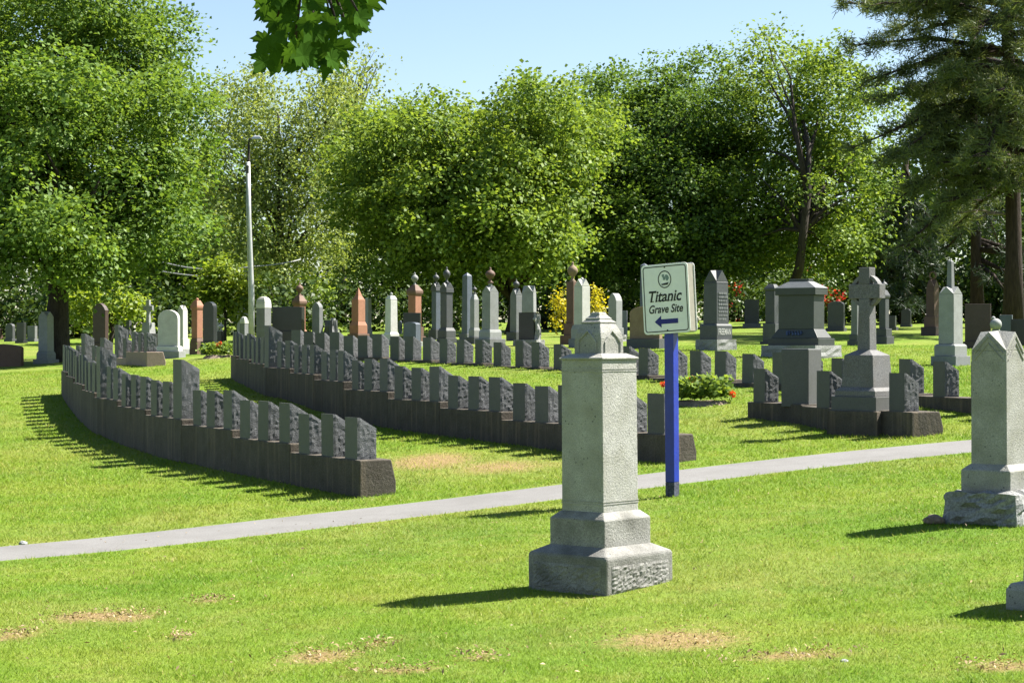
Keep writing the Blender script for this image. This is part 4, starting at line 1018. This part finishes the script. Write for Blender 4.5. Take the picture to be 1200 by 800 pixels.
def tree(name, label, px, base, Y, lobes_px, mat, seed, leaf=.19, spacing=.62, per=34, sig=.62, trunk=None, trunk_r=.28, branches=26, shell=.5, group=None, fork=.35, bark_='bark', **kw):
    """lobes_px = (px, py, rx px, ry px, depth offset m, depth radius m)"""
    p = stand(px, Y) if base is None else at(px, base)
    Y = p.y; s = Y / F
    root = tag(empty(name, p), label, 'tree', group)
    lobes = []
    for (lx, ly, rx, ry, dy, rd) in lobes_px:
        yy = Y + dy; k_ = yy / F
        lobes.append(((lx - 600) * k_ - p.x, dy, EYE - (ly - 400) * k_ - p.z, rx * k_, rd, ry * k_))
    cr, pts = crown('crown', lobes, mat, root, spacing, per, sig, leaf, seed, shell, **kw)
    rnd = random.Random(seed)
    top = max(l[2] for l in lobes); mx = sum(l[0] for l in lobes) / len(lobes)
    if trunk is None: trunk = [(0, 0, -.3), (mx * .1, 0, top * .25), (mx * .35, 0, top * .6), (mx * .6, .2, top * .95)]
    else: trunk = [((tx - px) * s, dy, (400 - ty) * s + EYE - p.z) for tx, ty, dy in trunk]; trunk[0] = (trunk[0][0], trunk[0][1], -.3)
    g = G(); n_ = len(trunk)
    fine = []; rad = []
    for q in range(n_ - 1):
        for u in (0, .5):
            a, b = Vector(trunk[q]), Vector(trunk[q + 1]); fine.append(a.lerp(b, u)); rad.append(trunk_r * (1 - .8 * (q + u) / (n_ - 1)))
    fine.append(Vector(trunk[-1])); rad.append(trunk_r * .2); rad[0] *= 1.45
    g.tube(fine, rad, 9); g.build('trunk', M[bark_], root, True)
    g = G(); idx = [rnd.randrange(len(pts)) for _ in range(branches)]
    for k_, i in enumerate(idx):
        e = Vector(pts[i]); f = fork + (1 - fork) * rnd.random() * .8
        q = f * (len(fine) - 1); a = fine[int(q)].lerp(fine[min(len(fine) - 1, int(q) + 1)], q - int(q))
        if e.z < a.z: a = fine[max(1, int(len(fine) * fork))]
        r0 = trunk_r * rnd.uniform(.22, .5)
        m1 = a.lerp(e, .35) + Vector((0, 0, .12 * (e - a).length)); m2 = a.lerp(e, .7) + Vector((rnd.uniform(-.3, .3), rnd.uniform(-.3, .3), .1 * (e - a).length))
        g.tube([a, m1, m2, e], [r0, r0 * .7, r0 * .4, r0 * .12], 6)
    g.build('limbs', M[bark_], root, True)
    return root

tree('large_maple', 'large broad maple with dark forked trunk filling the left side', 66, 424, 52, [
    (60, 60, 175, 95, 3, 4.2), (-30, 180, 130, 130, 0, 4), (150, 150, 105, 90, 1, 3.8), (30, 260, 110, 65, -2, 3.5), (175, 245, 70, 75, .5, 2.8), (120, 40, 110, 75, 4, 3.5), (60, 130, 90, 90, -2.4, 3),
    (100, 305, 45, 32, -2, 2)], 'leaf_a', 11, leaf=.135, spacing=.56, per=44, sig=.50, boughs=15, trunk=[(66, 424, 0), (66, 385, 0), (68, 350, 0), (60, 300, 0), (70, 200, .5), (80, 80, 1)], trunk_r=.40, branches=46, fork=.3)
tree('slender_poplar', 'pale airy yellow-green tree behind the light pole with wispy top', 330, None, 78, [
    (275, 190, 70, 90, 0, 4), (345, 165, 85, 80, 0, 4.5), (395, 125, 40, 55, 1, 2.5), (310, 270, 100, 85, -1, 4), (290, 120, 40, 35, 1, 2), (400, 230, 60, 90, 0, 4), (255, 135, 30, 45, 2, 2)], 'leaf_d', 12, leaf=.145, spacing=.80, per=38, sig=.62, boughs=14, branches=34, trunk_r=.25, up=.35, droop=.1, flat=.6)
tree('thin_topped_tree', 'thin twiggy treetop against the sky behind the hanging leaves', 400, None, 84, [
    (415, 85, 28, 34, 0, 1.6), (440, 72, 16, 20, 0, 1), (390, 108, 30, 24, 0, 1.5)], 'leaf_d', 13, leaf=.19, spacing=1.0, per=11, sig=.6, branches=22, trunk_r=.2, up=.2, flat=.6, shell=.1)
tree('round_maple', 'broad rounded bright green maple at the centre of the tree line', 605, 391, 66, [
    (545, 185, 120, 78, 0, 5.2), (470, 215, 75, 85, -1, 4), (615, 185, 80, 80, 0, 4.6), (545, 250, 120, 75, -2, 4.5), (500, 290, 85, 52, -1, 3.6), (600, 280, 80, 45, -1, 3), (655, 165, 62, 62, 1, 3.6), (440, 175, 45, 45, 1, 3)], 'leaf_b', 14, leaf=.145, spacing=.62, per=42, sig=.55, boughs=15,
    trunk=[(605, 391, 0), (606, 355, 0), (612, 310, 0), (590, 240, 0), (570, 170, 0)], trunk_r=.33, branches=56, up=.6, fork=.3)
tree('dark_maple', 'deep green spreading maple behind the direction sign', 690, None, 68, [
    (730, 150, 85, 75, 1, 4.5), (800, 145, 75, 68, 1, 4.2), (700, 225, 80, 75, -1, 4), (790, 225, 100, 75, -1, 4.5), (840, 180, 60, 90, 1, 3.6), (720, 290, 95, 45, -2, 3.5), (800, 290, 90, 42, -2, 3)], 'leaf_c', 15, leaf=.14, spacing=.62, per=44, sig=.55, boughs=15,
    trunk=[(690, 390, 0), (700, 340, 0), (735, 270, 0), (765, 170, 0)], trunk_r=.3, branches=54, fork=.3)
tree('tall_maple', 'taller light green maple with a slim dark trunk left of the pine', 916, None, 66, [
    (925, 90, 62, 62, 0, 3), (985, 120, 60, 85, 0, 3.2), (915, 170, 70, 70, 0, 3.4), (980, 225, 75, 75, -1, 3), (880, 235, 55, 65, -.5, 2.6), (950, 280, 75, 45, -1, 2.6), (860, 285, 50, 42, -1, 2)], 'leaf_b', 16, leaf=.145, spacing=.70, per=38, sig=.55, boughs=13,
    trunk=[(912, 388, 0), (918, 320, -3.6), (928, 235, -3.6), (932, 180, -3), (930, 100, 0)], trunk_r=.2, branches=40, fork=.35)
# trees closing the gaps farther back
FAR = [(-120, 110, 95, 'leaf_c'), (50, 180, 98, 'leaf_c'), (190, 190, 100, 'leaf_a'), (250, 240, 96, 'leaf_b'), (470, 240, 100, 'leaf_c'), (640, 235, 98, 'leaf_a'), (830, 235, 96, 'leaf_c'), (985, 215, 92, 'leaf_a'), (1090, 170, 90, 'leaf_b'), (1190, 120, 88, 'leaf_c'), (1290, 130, 92, 'leaf_a')]
FLAB = ['far maple closing the tree line at the picture edge behind the large maple', 'far dark tree hidden mostly behind the large maple trunk', 'far tree seen in gaps behind the large maple', 'far tree between the large maple and the pale airy tree', 'far dark tree between the pale airy tree and the round maple',
        'far tree behind the round and dark maples', 'far dark tree between the dark and the tall maple', 'far tree behind the tall light green maple', 'far light tree between the tall maple and the pine', 'far dark tree showing behind the pine trunk', 'far tree beyond the pine at the picture edge']
for (x, y, Y, m_), lb in zip(FAR, FLAB):
    m_ = 'hedge' if m_ == 'leaf_c' else m_  # deep green far trees take the leaf colour darkened for shade
    k_ = random.Random(x)
    tree('far_tree', lb, x, None, Y, [(x + k_.uniform(-25, 25), y, 75, 70, 0, 5), (x - 45, y + 85, 80, 65, 0, 5), (x + 50, y + 80, 80, 70, 0, 5), (x, 335, 120, 60, 0, 4), (x + 60, 365, 90, 35, -3, 3)], m_, 100 + abs(x), leaf=.27, spacing=1.15, per=30, sig=.85, boughs=9, branches=10, trunk_r=.3, group='far trees closing the gaps')

# ---------------------------------------------------------------- pine with drooping boughs
def pine(label, px, Y, trunk_px, boughs, seed, mat='needle', r0=.33, tuft=26):
    p = stand(px, Y); s = Y / F; rng = np.random.default_rng(seed); rnd = random.Random(seed)
    root = tag(empty('pine_tree', p), label, 'tree', 'pines by the picture edge')
    tp = [Vector(((x - px) * s, 0, EYE - (y - 400) * s - p.z)) for x, y in trunk_px]; tp[0].z = -.3
    g = G(); g.tube(tp, [r0 * (1.3 if i == 0 else 1 - .7 * i / len(tp)) for i in range(len(tp))], 10); g.build('trunk', M['pine_bark'], root, True)
    bg_ = G(); cs = []; ds = []
    for (x0, y0, x1_, y1_, dy, dens) in boughs:
        z0 = EYE - (y0 - 400) * s - p.z; a = Vector(((x0 - px) * s, 0, z0)); b = Vector(((x1_ - px) * s, dy, EYE - (y1_ - 400) * s - p.z))
        L = (b - a).length
        mid = a.lerp(b, .5) + Vector((0, 0, L * .06)); bg_.tube([a, mid, b], [.09, .055, .015], 6)
        side = Vector((-(b - a).y, (b - a).x, 0)).normalized() if abs((b - a).x) + abs((b - a).y) > .01 else Vector((1, 0, 0))
        nt_ = int(L * 5 * dens)
        for q in range(nt_):
            u = rnd.uniform(.18, 1.0); c0 = a.lerp(mid, u * 2) if u < .5 else mid.lerp(b, u * 2 - 1)
            wd = L * .26 * (1.1 - u * .6); e = c0 + side * rnd.uniform(-wd, wd) + Vector((0, 0, rnd.uniform(-.35, .12) * wd)) + (b - a).normalized() * rnd.uniform(0, .6)
            bg_.tube([c0, c0.lerp(e, .55) + Vector((0, 0, .04)), e], [.022, .014, .006], 4)
            for w_ in range(tuft // 6):
                f = rnd.uniform(.35, 1.05); cs.append(c0.lerp(e, f)[:]); ds.append(((e - c0).normalized() + Vector((0, 0, .35)))[:])
    bg_.build('boughs', M['pine_bark'], root, True)
    cs = np.array(cs); ds = unit(np.array(ds)); per = 16; m = len(cs)
    d = unit(ds[:, None] * .7 + rng.normal(0, .75, (m, per, 3))); o = cs[:, None] + rng.normal(0, .09, (m, per, 3))
    L = rng.uniform(.13, .26, (m, per, 1)); sd = unit(np.cross(d, rng.normal(size=(m, per, 3)))) * .013
    v = np.stack([o - sd, o + sd, o + d * L + sd * .3, o + d * L - sd * .3], 2).reshape(-1, 3)
    global TRI; TRI += 2 * m * per
    np_mesh('needles', v, np.arange(4 * m * per).reshape(-1, 4), M[mat], root)
    # bare dead branches on the trunk
    for q in range(9):
        g = G()
        zz = rnd.uniform(.25, .8) * tp[-1].z; a = Vector((0, 0, zz)); ang = rnd.uniform(2.2, 4.2); L = rnd.uniform(.7, 1.9)
        b = a + Vector((math.cos(ang) * L, math.sin(ang) * L * .6, rnd.uniform(-.2, .35))); c = a.lerp(b, .6) + Vector((0, 0, .12))
        g.tube([a, c, b], [.04, .03, .01], 5); g.tube([c, c + Vector((-.25, -.2, -.28))], [.02, .006], 4)
        g.build('dead_branch', M['dead'], root, True)
    return root
bl = []; rb = random.Random(21)
for q in range(54):
    y0 = rb.uniform(-120, 235); L = rb.uniform(90, 215) * (1.0 if y0 < 150 else .7); ang = rb.uniform(0, 2 * math.pi)
    dx = -abs(math.cos(ang)) * L if rb.random() < .72 else abs(math.cos(ang)) * L * .7
    bl.append((1184, y0, 1184 + dx, y0 + rb.uniform(-5, 60), math.sin(ang) * L * 50 / F, 1.0))
bl += [(1184, 30, 985, 12, -1, 1.5), (1184, 60, 990, 60, -1, 1.4), (1184, 95, 1010, 130, -2, 1.4), (1184, 120, 1030, 190, -2, 1.4), (1184, 150, 1040, 240, -1, 1.3), (1184, 190, 1050, 290, -1.5, 1.3), (1184, 40, 1230, 70, -3, 1.5), (1184, 85, 1130, 130, -4, 1.4),
       (1184, 130, 1110, 200, -4, 1.4), (1184, 20, 1100, 70, -4, 1.5), (1184, -10, 1050, -5, -3, 1.6), (1184, 0, 1150, 40, -5, 1.6)]
pine('large scots pine with drooping grey-green boughs and reddish trunk', 1187, 50, [(1187, 400), (1188, 300), (1186, 150), (1180, 40), (1176, -90)], bl, 31, r0=.25)
bl = []
for q in range(40):
    y0 = rb.uniform(60, 310); L = rb.uniform(50, 120); ang = rb.uniform(0, 2 * math.pi)
    bl.append((1146, y0, 1146 + math.cos(ang) * L, y0 + rb.uniform(0, 55), math.sin(ang) * L * 58 / F, .9))
pine('dark straight pine trunk standing behind the broad brown slab', 1146, 58, [(1146, 395), (1144, 300), (1142, 200), (1140, 40)], bl, 32, 'spruce', .2, 22)
bl = []
for q in range(46):
    y0 = rb.uniform(190, 350); L = rb.uniform(25, 75) * (y0 - 150) / 200; ang = rb.uniform(0, 2 * math.pi)
    bl.append((1060, y0, 1060 + math.cos(ang) * L, y0 + rb.uniform(5, 35), math.sin(ang) * L * 64 / F, 1.3))
pine('small dark conifer in the shade behind the ringed cross', 1060, 66, [(1060, 384), (1060, 300), (1062, 180)], bl, 33, 'spruce', .16, 24)

# ---------------------------------------------------------------- small trees, shrubs and flowers
tree('maple_sapling', 'small bright green round-crowned sapling beside the light pole', 264, 405, 48, [
    (263, 332, 29, 27, 0, .75), (250, 347, 19, 15, 0, .5), (280, 346, 17, 17, 0, .5), (258, 314, 18, 13, 0, .4)], 'leaf_lime', 41, leaf=.13, spacing=.24, per=20, sig=.3, branches=14, trunk_r=.045, shell=.3, trunk=[(264, 405, 0), (264, 370, 0), (263, 340, 0), (262, 318, 0)])
tree('low_maple_boughs', 'low bright lime tree showing beneath the large maple', 128, 402, 56, [
    (115, 358, 26, 14, 0, 1), (145, 352, 20, 15, -.5, .8), (98, 352, 24, 17, 0, 1), (160, 366, 14, 8, -.5, .5)], 'leaf_lime', 42, leaf=.15, spacing=.32, per=16, sig=.38, branches=14, trunk_r=.09, shell=.3, trunk=[(128, 402, 0), (132, 385, 0), (126, 370, 0), (118, 355, 0)])
def shrub(label, px, base, lobes, mat, seed, leaf=.13, name='shrub', Y=None, spacing=.3, blooms=None, cat='shrub', group=None):
    p = at(px, base) if Y is None else stand(px, Y); Y = p.y; k_ = Y / F
    root = tag(empty(name, p), label, cat, group)
    L = [((x - px) * k_, dy, (base - y) * k_, rx * k_, max(rx, ry) * k_ * .8, ry * k_) for x, y, rx, ry, dy in lobes]
    rng = np.random.default_rng(seed); pt, d = lobe_points(L, spacing, rng, .35); kz = pt[:, 2] > .05; pt, d = pt[kz], d[kz]
    c, n = sprays(pt, d, 16, spacing * 1.1, leaf, rng, .2, .6, .4); v, q = kites(c, n, np.full(len(c), leaf), rng=rng); np_mesh('foliage', v, q, M[mat], root)
    g = G(); rnd = random.Random(seed)
    for i in range(9):
        e = Vector(pt[rnd.randrange(len(pt))]); g.tube([(rnd.uniform(-.05, .05), 0, -.1), e * .5 + Vector((0, 0, .05)), e], [.025, .016, .006], 5)
    g.build('stems', M['bark'], root, True)
    if blooms:
        bm_, cnt, sz = blooms; i = rng.integers(0, len(pt), cnt); cc = np.repeat(pt[i] + d[i] * spacing * .6, 14, 0) + rng.normal(0, sz, (cnt * 14, 3))
        v, q = kites(cc, rng.normal(size=cc.shape), np.full(len(cc), sz * 1.5), rng=rng); np_mesh('blossoms', v, q, M[bm_], root)
    global TRI; TRI += 2 * len(c)
    return root
shrub('golden-leaved upright shrub left of the white gabled pillar', 660, 392, [(659, 352, 5, 16, 0), (657, 370, 6, 14, 0)], 'leaf_y', 51, .085, 'golden_shrub', spacing=.2, group='golden shrubs')
shrub('golden-leaved upright shrub right of the white gabled pillar', 698, 392, [(698, 353, 5, 16, 0), (700, 370, 5, 14, 0)], 'leaf_y', 52, .085, 'golden_shrub', spacing=.2, group='golden shrubs')
for lb, px, base, lo, sd in [('red-flowering rhododendron behind the broad tomb', 935, 378, [(925, 335, 30, 20, 0), (955, 335, 26, 16, 0), (940, 355, 45, 24, 0)], 53), ('red-flowering rhododendron right of the FREEMAN monument', 862, 377, [(860, 345, 22, 18, 0), (865, 362, 30, 16, 0)], 54),
                       ('red-flowering bush to the right of the broad tomb', 968, 379, [(968, 355, 14, 16, 0), (972, 368, 18, 12, 0)], 55)]:
    shrub(lb, px, base, lo, 'shrub', sd, .16, 'flowering_bush', spacing=.36, blooms=('red_bloom', 20, .10), group='red-flowering bushes')
UND = [('dark undergrowth bush left of the pale airy tree', 200, 398, 45, 30), ('dark undergrowth bush behind the broad black slab', 335, 392, 55, 42), ('dark undergrowth bush behind the red spire stone', 430, 388, 45, 45), ('dark undergrowth bush behind the dark urn pair', 525, 387, 42, 35),
       ('dark undergrowth bush left of the golden shrubs', 640, 386, 22, 40), ('dark undergrowth bush behind the tan headstone', 760, 383, 60, 40), ('dark undergrowth bush beneath the tall maple', 905, 376, 60, 30), ('dark undergrowth bush behind the lone dark slab', 1050, 380, 60, 45),
       ('dark undergrowth bush beneath the pine', 1140, 388, 75, 80), ('dark undergrowth bush at the picture edge beyond the pine', 1225, 388, 70, 95), ('dark undergrowth bush at the picture edge behind shaded stones', 5, 394, 75, 58), ('dark undergrowth bush behind the large maple trunk', 85, 397, 55, 45), ('light green bush under the large maple', 100, 396, 40, 22), ('light green bush between pine trunks', 1165, 385, 20, 28)]
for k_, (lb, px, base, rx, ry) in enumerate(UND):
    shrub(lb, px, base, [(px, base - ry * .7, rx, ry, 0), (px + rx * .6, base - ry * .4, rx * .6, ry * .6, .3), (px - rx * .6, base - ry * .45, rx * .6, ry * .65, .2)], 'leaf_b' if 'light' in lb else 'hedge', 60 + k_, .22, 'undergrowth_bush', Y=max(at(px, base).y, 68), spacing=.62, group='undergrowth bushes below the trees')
# planted beds among the rows
def bed(label, px, base, w, h, seed, flowers, soil=True):
    p = at(px, base); s = p.y / F; rng = np.random.default_rng(seed); rnd = random.Random(seed)
    root = tag(empty('flower_bed', p), label, 'flower bed')
    if soil:
        g = G(); n = 22; r1 = [(math.cos(6.283 * i / n) * w * s * .62 * rnd.uniform(.85, 1.1), math.sin(6.283 * i / n) * .55 * rnd.uniform(.85, 1.1) + .1, -.06) for i in range(n)]
        r2 = [(x * .7, (y - .1) * .7 + .1, .05 + rnd.uniform(-.01, .02)) for x, y, z in r1]; g.rings([r1, r2]); g.build('soil_mound', M['soil'], root)
    ph = rng.uniform(-1, 1, (60, 2)) * np.array([w * s * .5, .3]) + np.array([0, .1]); ht = rng.uniform(.35, 1.0, 60) * h * s
    c = []; nn = []
    for (x, y), z in zip(ph, ht):
        k_ = 18; pp_ = np.c_[rng.normal(x, .06, k_), rng.normal(y, .06, k_), rng.uniform(.3, 1, k_) * z + .04]; c.append(pp_); nn.append(rng.normal(0, .45, (k_, 3)) + np.array([0, -.1, .8]))
    c = np.concatenate(c); nn = np.concatenate(nn); v, q = kites(c, nn, np.full(len(c), .085), .85, rng); np_mesh('foliage', v, q, M['leaf_b'], root)
    for fx, fy in flowers:
        x = (fx - px) * s; z = (base - fy) * s
        g = G(); g.tube([(x * .9, .05, 0), (x, 0, z)], .006, 5); st_ = g.build('flower_stem', M['shrub'], root, True)
        cc = np.array([[x, 0, z]]) + unit(rng.normal(size=(60, 3))) * .042 * rng.uniform(.6, 1, (60, 1)); v, q = kites(cc, rng.normal(size=(60, 3)), np.full(60, .035), rng=rng); np_mesh('bloom', v, q, M['orange_bloom'], root)
    return root
bed('planted bed with orange-red geraniums behind the sign post', 824, 474, 58, 34, 71, [(811, 443), (813, 446), (859, 462), (777, 450), (857, 460)])
bed('leafy bed with small shrubs below the sapling', 256, 419, 36, 17, 72, [(258, 402), (254, 404)])

# hanging maple bough, near the camera; its tree stands out of view
def maple_leaf(seed):
    rnd = random.Random(seed)
    half = [(0, 0), (.10, -.06), (.24, -.10), (.22, .02), (.40, .02), (.50, .10), (.40, .17), (.46, .27), (.60, .42), (.46, .42), (.42, .52), (.30, .44), (.22, .42), (.26, .60), (.20, .68), (.14, .66), (.0, .98)]
    pts = [(x, y) for x, y in half] + [(-x, y) for x, y in half[-2:0:-1]]
    pts = [(x * (1 + rnd.uniform(-.08, .08)), y * (1 + rnd.uniform(-.06, .06))) for x, y in pts]
    cv = rnd.uniform(.15, .4); fo = rnd.uniform(.1, .35)
    z = lambda x, y: -cv * (y - .3) ** 2 - fo * abs(x) + rnd.uniform(-.015, .015)
    vs = [(x, y, z(x, y)) for x, y in pts] + [(0, .28, .03)]; n = len(pts); c = n
    fs = [(c, i, (i + 1) % n) for i in range(n)]
    me = bpy.data.meshes.new('leaf'); me.from_pydata(vs, [], fs)
    bm = bmesh.new(); bm.from_mesh(me)
    for k_ in range(3):   # stalk
        pass
    bm.to_mesh(me); bm.free(); me.materials.append(M['leaf_near']); return me
def hanging_bough():
    base = Vector((-5.2, 6.4, 0)); base.z = g1(base.x, base.y)
    root = tag(empty('overhanging_maple', base), 'maple bough of large dark leaves hanging into the top of the picture', 'tree')
    rnd = random.Random(12); g = G()
    def W(px, py, Y): return Vector(P(px, py, Y)) - base
    g.tube([(0, 0, -.3), (.05, 0, 1.4), (.0, .1, 2.8), (-.1, .2, 4.4), (-.2, .2, 6)], [.24, .19, .16, .12, .07], 10); g.build('trunk', M['bark'], root, True)
    g = G(); t0 = Vector((0, .08, 2.6)); hub = W(360, -60, 7.0); g.tube([t0, t0.lerp(hub, .35) + Vector((0, 0, .55)), t0.lerp(hub, .75) + Vector((0, 0, .35)), hub], [.09, .065, .04, .022], 7)
    hub2 = W(480, -40, 7.3); g.tube([hub, hub.lerp(hub2, .5) + Vector((0, 0, .05)), hub2], [.02, .012, .006], 5)
    tips = [(325, 20), (345, 60), (365, 40), (395, 30), (420, 15), (410, 40), (370, 75), (330, 75), (385, 10)]
    for x, y in tips:
        e = W(x, y, 7.0 + rnd.uniform(-.25, .25)); g.tube([hub, hub.lerp(e, .6) + Vector((0, 0, .04)), e], [.012, .008, .004], 5)
    g.build('limb', M['bark'], root, True)
    leaves = [maple_leaf(k_) for k_ in range(6)]
    spots = []
    for _ in range(900):
        x = rnd.uniform(308, 440); y = rnd.uniform(-35, 88)
        lim = 97 if x < 395 else 55 - (x - 395) * .5
        if x < 325: lim = 30 + (x - 305) * .3 if rnd.random() < .6 else lim
        if x < 318 and 20 < y < 55: continue
        if 395 < x and y > 38: continue
        if y < lim - 14 and all((x - a) ** 2 + (y - b) ** 2 > 10.0 ** 2 for a, b in spots): spots.append((x, y))
    spots += [(331, 78), (352, 84), (386, 78), (408, 33), (420, 40), (478, -6), (340, 64), (395, 62)]
    for q, (x, y) in enumerate(spots):
        o = link('leaf', leaves[q % 6], None, root); sz = rnd.uniform(.07, .115)
        o.location = W(x, y - 14, 7.0 + rnd.uniform(-.35, .35)); o.scale = (sz, sz, sz)
        o.rotation_euler = (R(rnd.uniform(-125, -55)), R(rnd.uniform(-40, 40)), R(rnd.uniform(-60, 60)))
    # the rest of its crown, above the picture
    c2, pts = crown('crown', [(-.6, 0, 6.2, 2.6, 2.2, 1.5), (.3, -.6, 5.4, 1.8, 1.6, .8)], 'leaf_c', root, .5, 24, .4, .12, 81)
hanging_bough()

# small stones and clods on the grass
for k_, (px, py, r_, lb) in enumerate([(12, 642, .03, 'small pale stone lying at the edge of the path, left of a pair'), (27, 638, .045, 'larger pale stone at the edge of the path, right of a pair'), (990, 776, .022, 'tiny pale pebble on the worn turf')]):
    p = at(px, py); o = rock(r_, 90 + k_, 'small_stone', M['pale']); o.location = p + Vector((0, 0, r_ * .25)); tag(o, lb, 'stone')
# mown clippings and dead leaf litter on worn places
rng = np.random.default_rng(5); cc = []
for cx, cy, rx, ry, a in WP:
    if a < .5 or cy > 15: continue
    k_ = int(190 * a); cc.append(np.c_[rng.normal(cx, rx * .6, k_), rng.normal(cy, ry * .6, k_)])
cc = np.concatenate(cc); sc_ = np.c_[rng.uniform(-4, 4, 900), rng.uniform(8, 17, 900)]; cc = np.concatenate([cc, sc_])
cz = ground(cc[:, 0], cc[:, 1]) + .012 + rng.uniform(0, .02, len(cc))
v, q = kites(np.c_[cc, cz], rng.normal(0, .5, (len(cc), 3)) + np.array([0, 0, 1]), rng.uniform(.012, .035, len(cc)), .35, rng)
M['litter'] = leafy('dry_litter', (.10, .065, .035), (.36, .27, .15), .1, .02)
o = np_mesh('litter', v, q, M['litter']); tag(o, 'dry clippings and dead leaves scattered on the lawn', 'litter', kind='stuff')

# ---------------------------------------------------------------- grass blades on the nearer lawn
def grass():
    rng = np.random.default_rng(77)
    # more blades nearer, thinning with distance
    n = 700000; u = rng.uniform(0, 1, n); y0, y1 = 7.6, 42.0
    Y = y0 * (y1 / y0) ** (u ** 1.12)
    X = rng.uniform(-1, 1, n) * (Y * .30 + .9)
    d = path_dist(X, Y); k_ = d > PW * np.interp(X, [-5, -2, 2], [.72, .88, 1.0]) - .03 + rng.normal(0, .03, n)
    w = worn(X, Y); k_ &= rng.uniform(0, 1, n) > w * .75
    X, Y, w = X[k_], Y[k_], w[k_]; n = len(X)
    Z = ground(X, Y)
    clump = np.sin(X * 5.1 + np.sin(Y * 3.3) * 2) * np.sin(Y * 4.3 + np.sin(X * 2.7) * 2)
    H = rng.uniform(.010, .027, n) * (1 + .35 * clump) * np.clip(Y / 14, .9, 1.5)
    a = rng.uniform(0, 2 * np.pi, n); lean = rng.uniform(.5, 1.7, n) * H; wd = rng.uniform(.0018, .0036, n) * np.clip(Y / 11, .9, 2.6)
    b = a + np.pi / 2 + rng.normal(0, .6, n)
    v = np.stack([np.c_[X - np.cos(b) * wd, Y - np.sin(b) * wd, Z - .004], np.c_[X + np.cos(b) * wd, Y + np.sin(b) * wd, Z - .004],
                  np.c_[X + np.cos(a) * lean, Y + np.sin(a) * lean, Z + H]], 1).reshape(-1, 3)
    st = np.clip((rng.uniform(0, 1, n) < .05) * .6 + w * .7, 0, 1)
    o = np_mesh('grass', v, np.arange(3 * n).reshape(-1, 3), M['blade'], attr={'straw': np.repeat(st, 3)})
    tag(o, 'short mown grass blades of the sunny lawn', 'grass', kind='stuff')
    global TRI; TRI += n
grass()
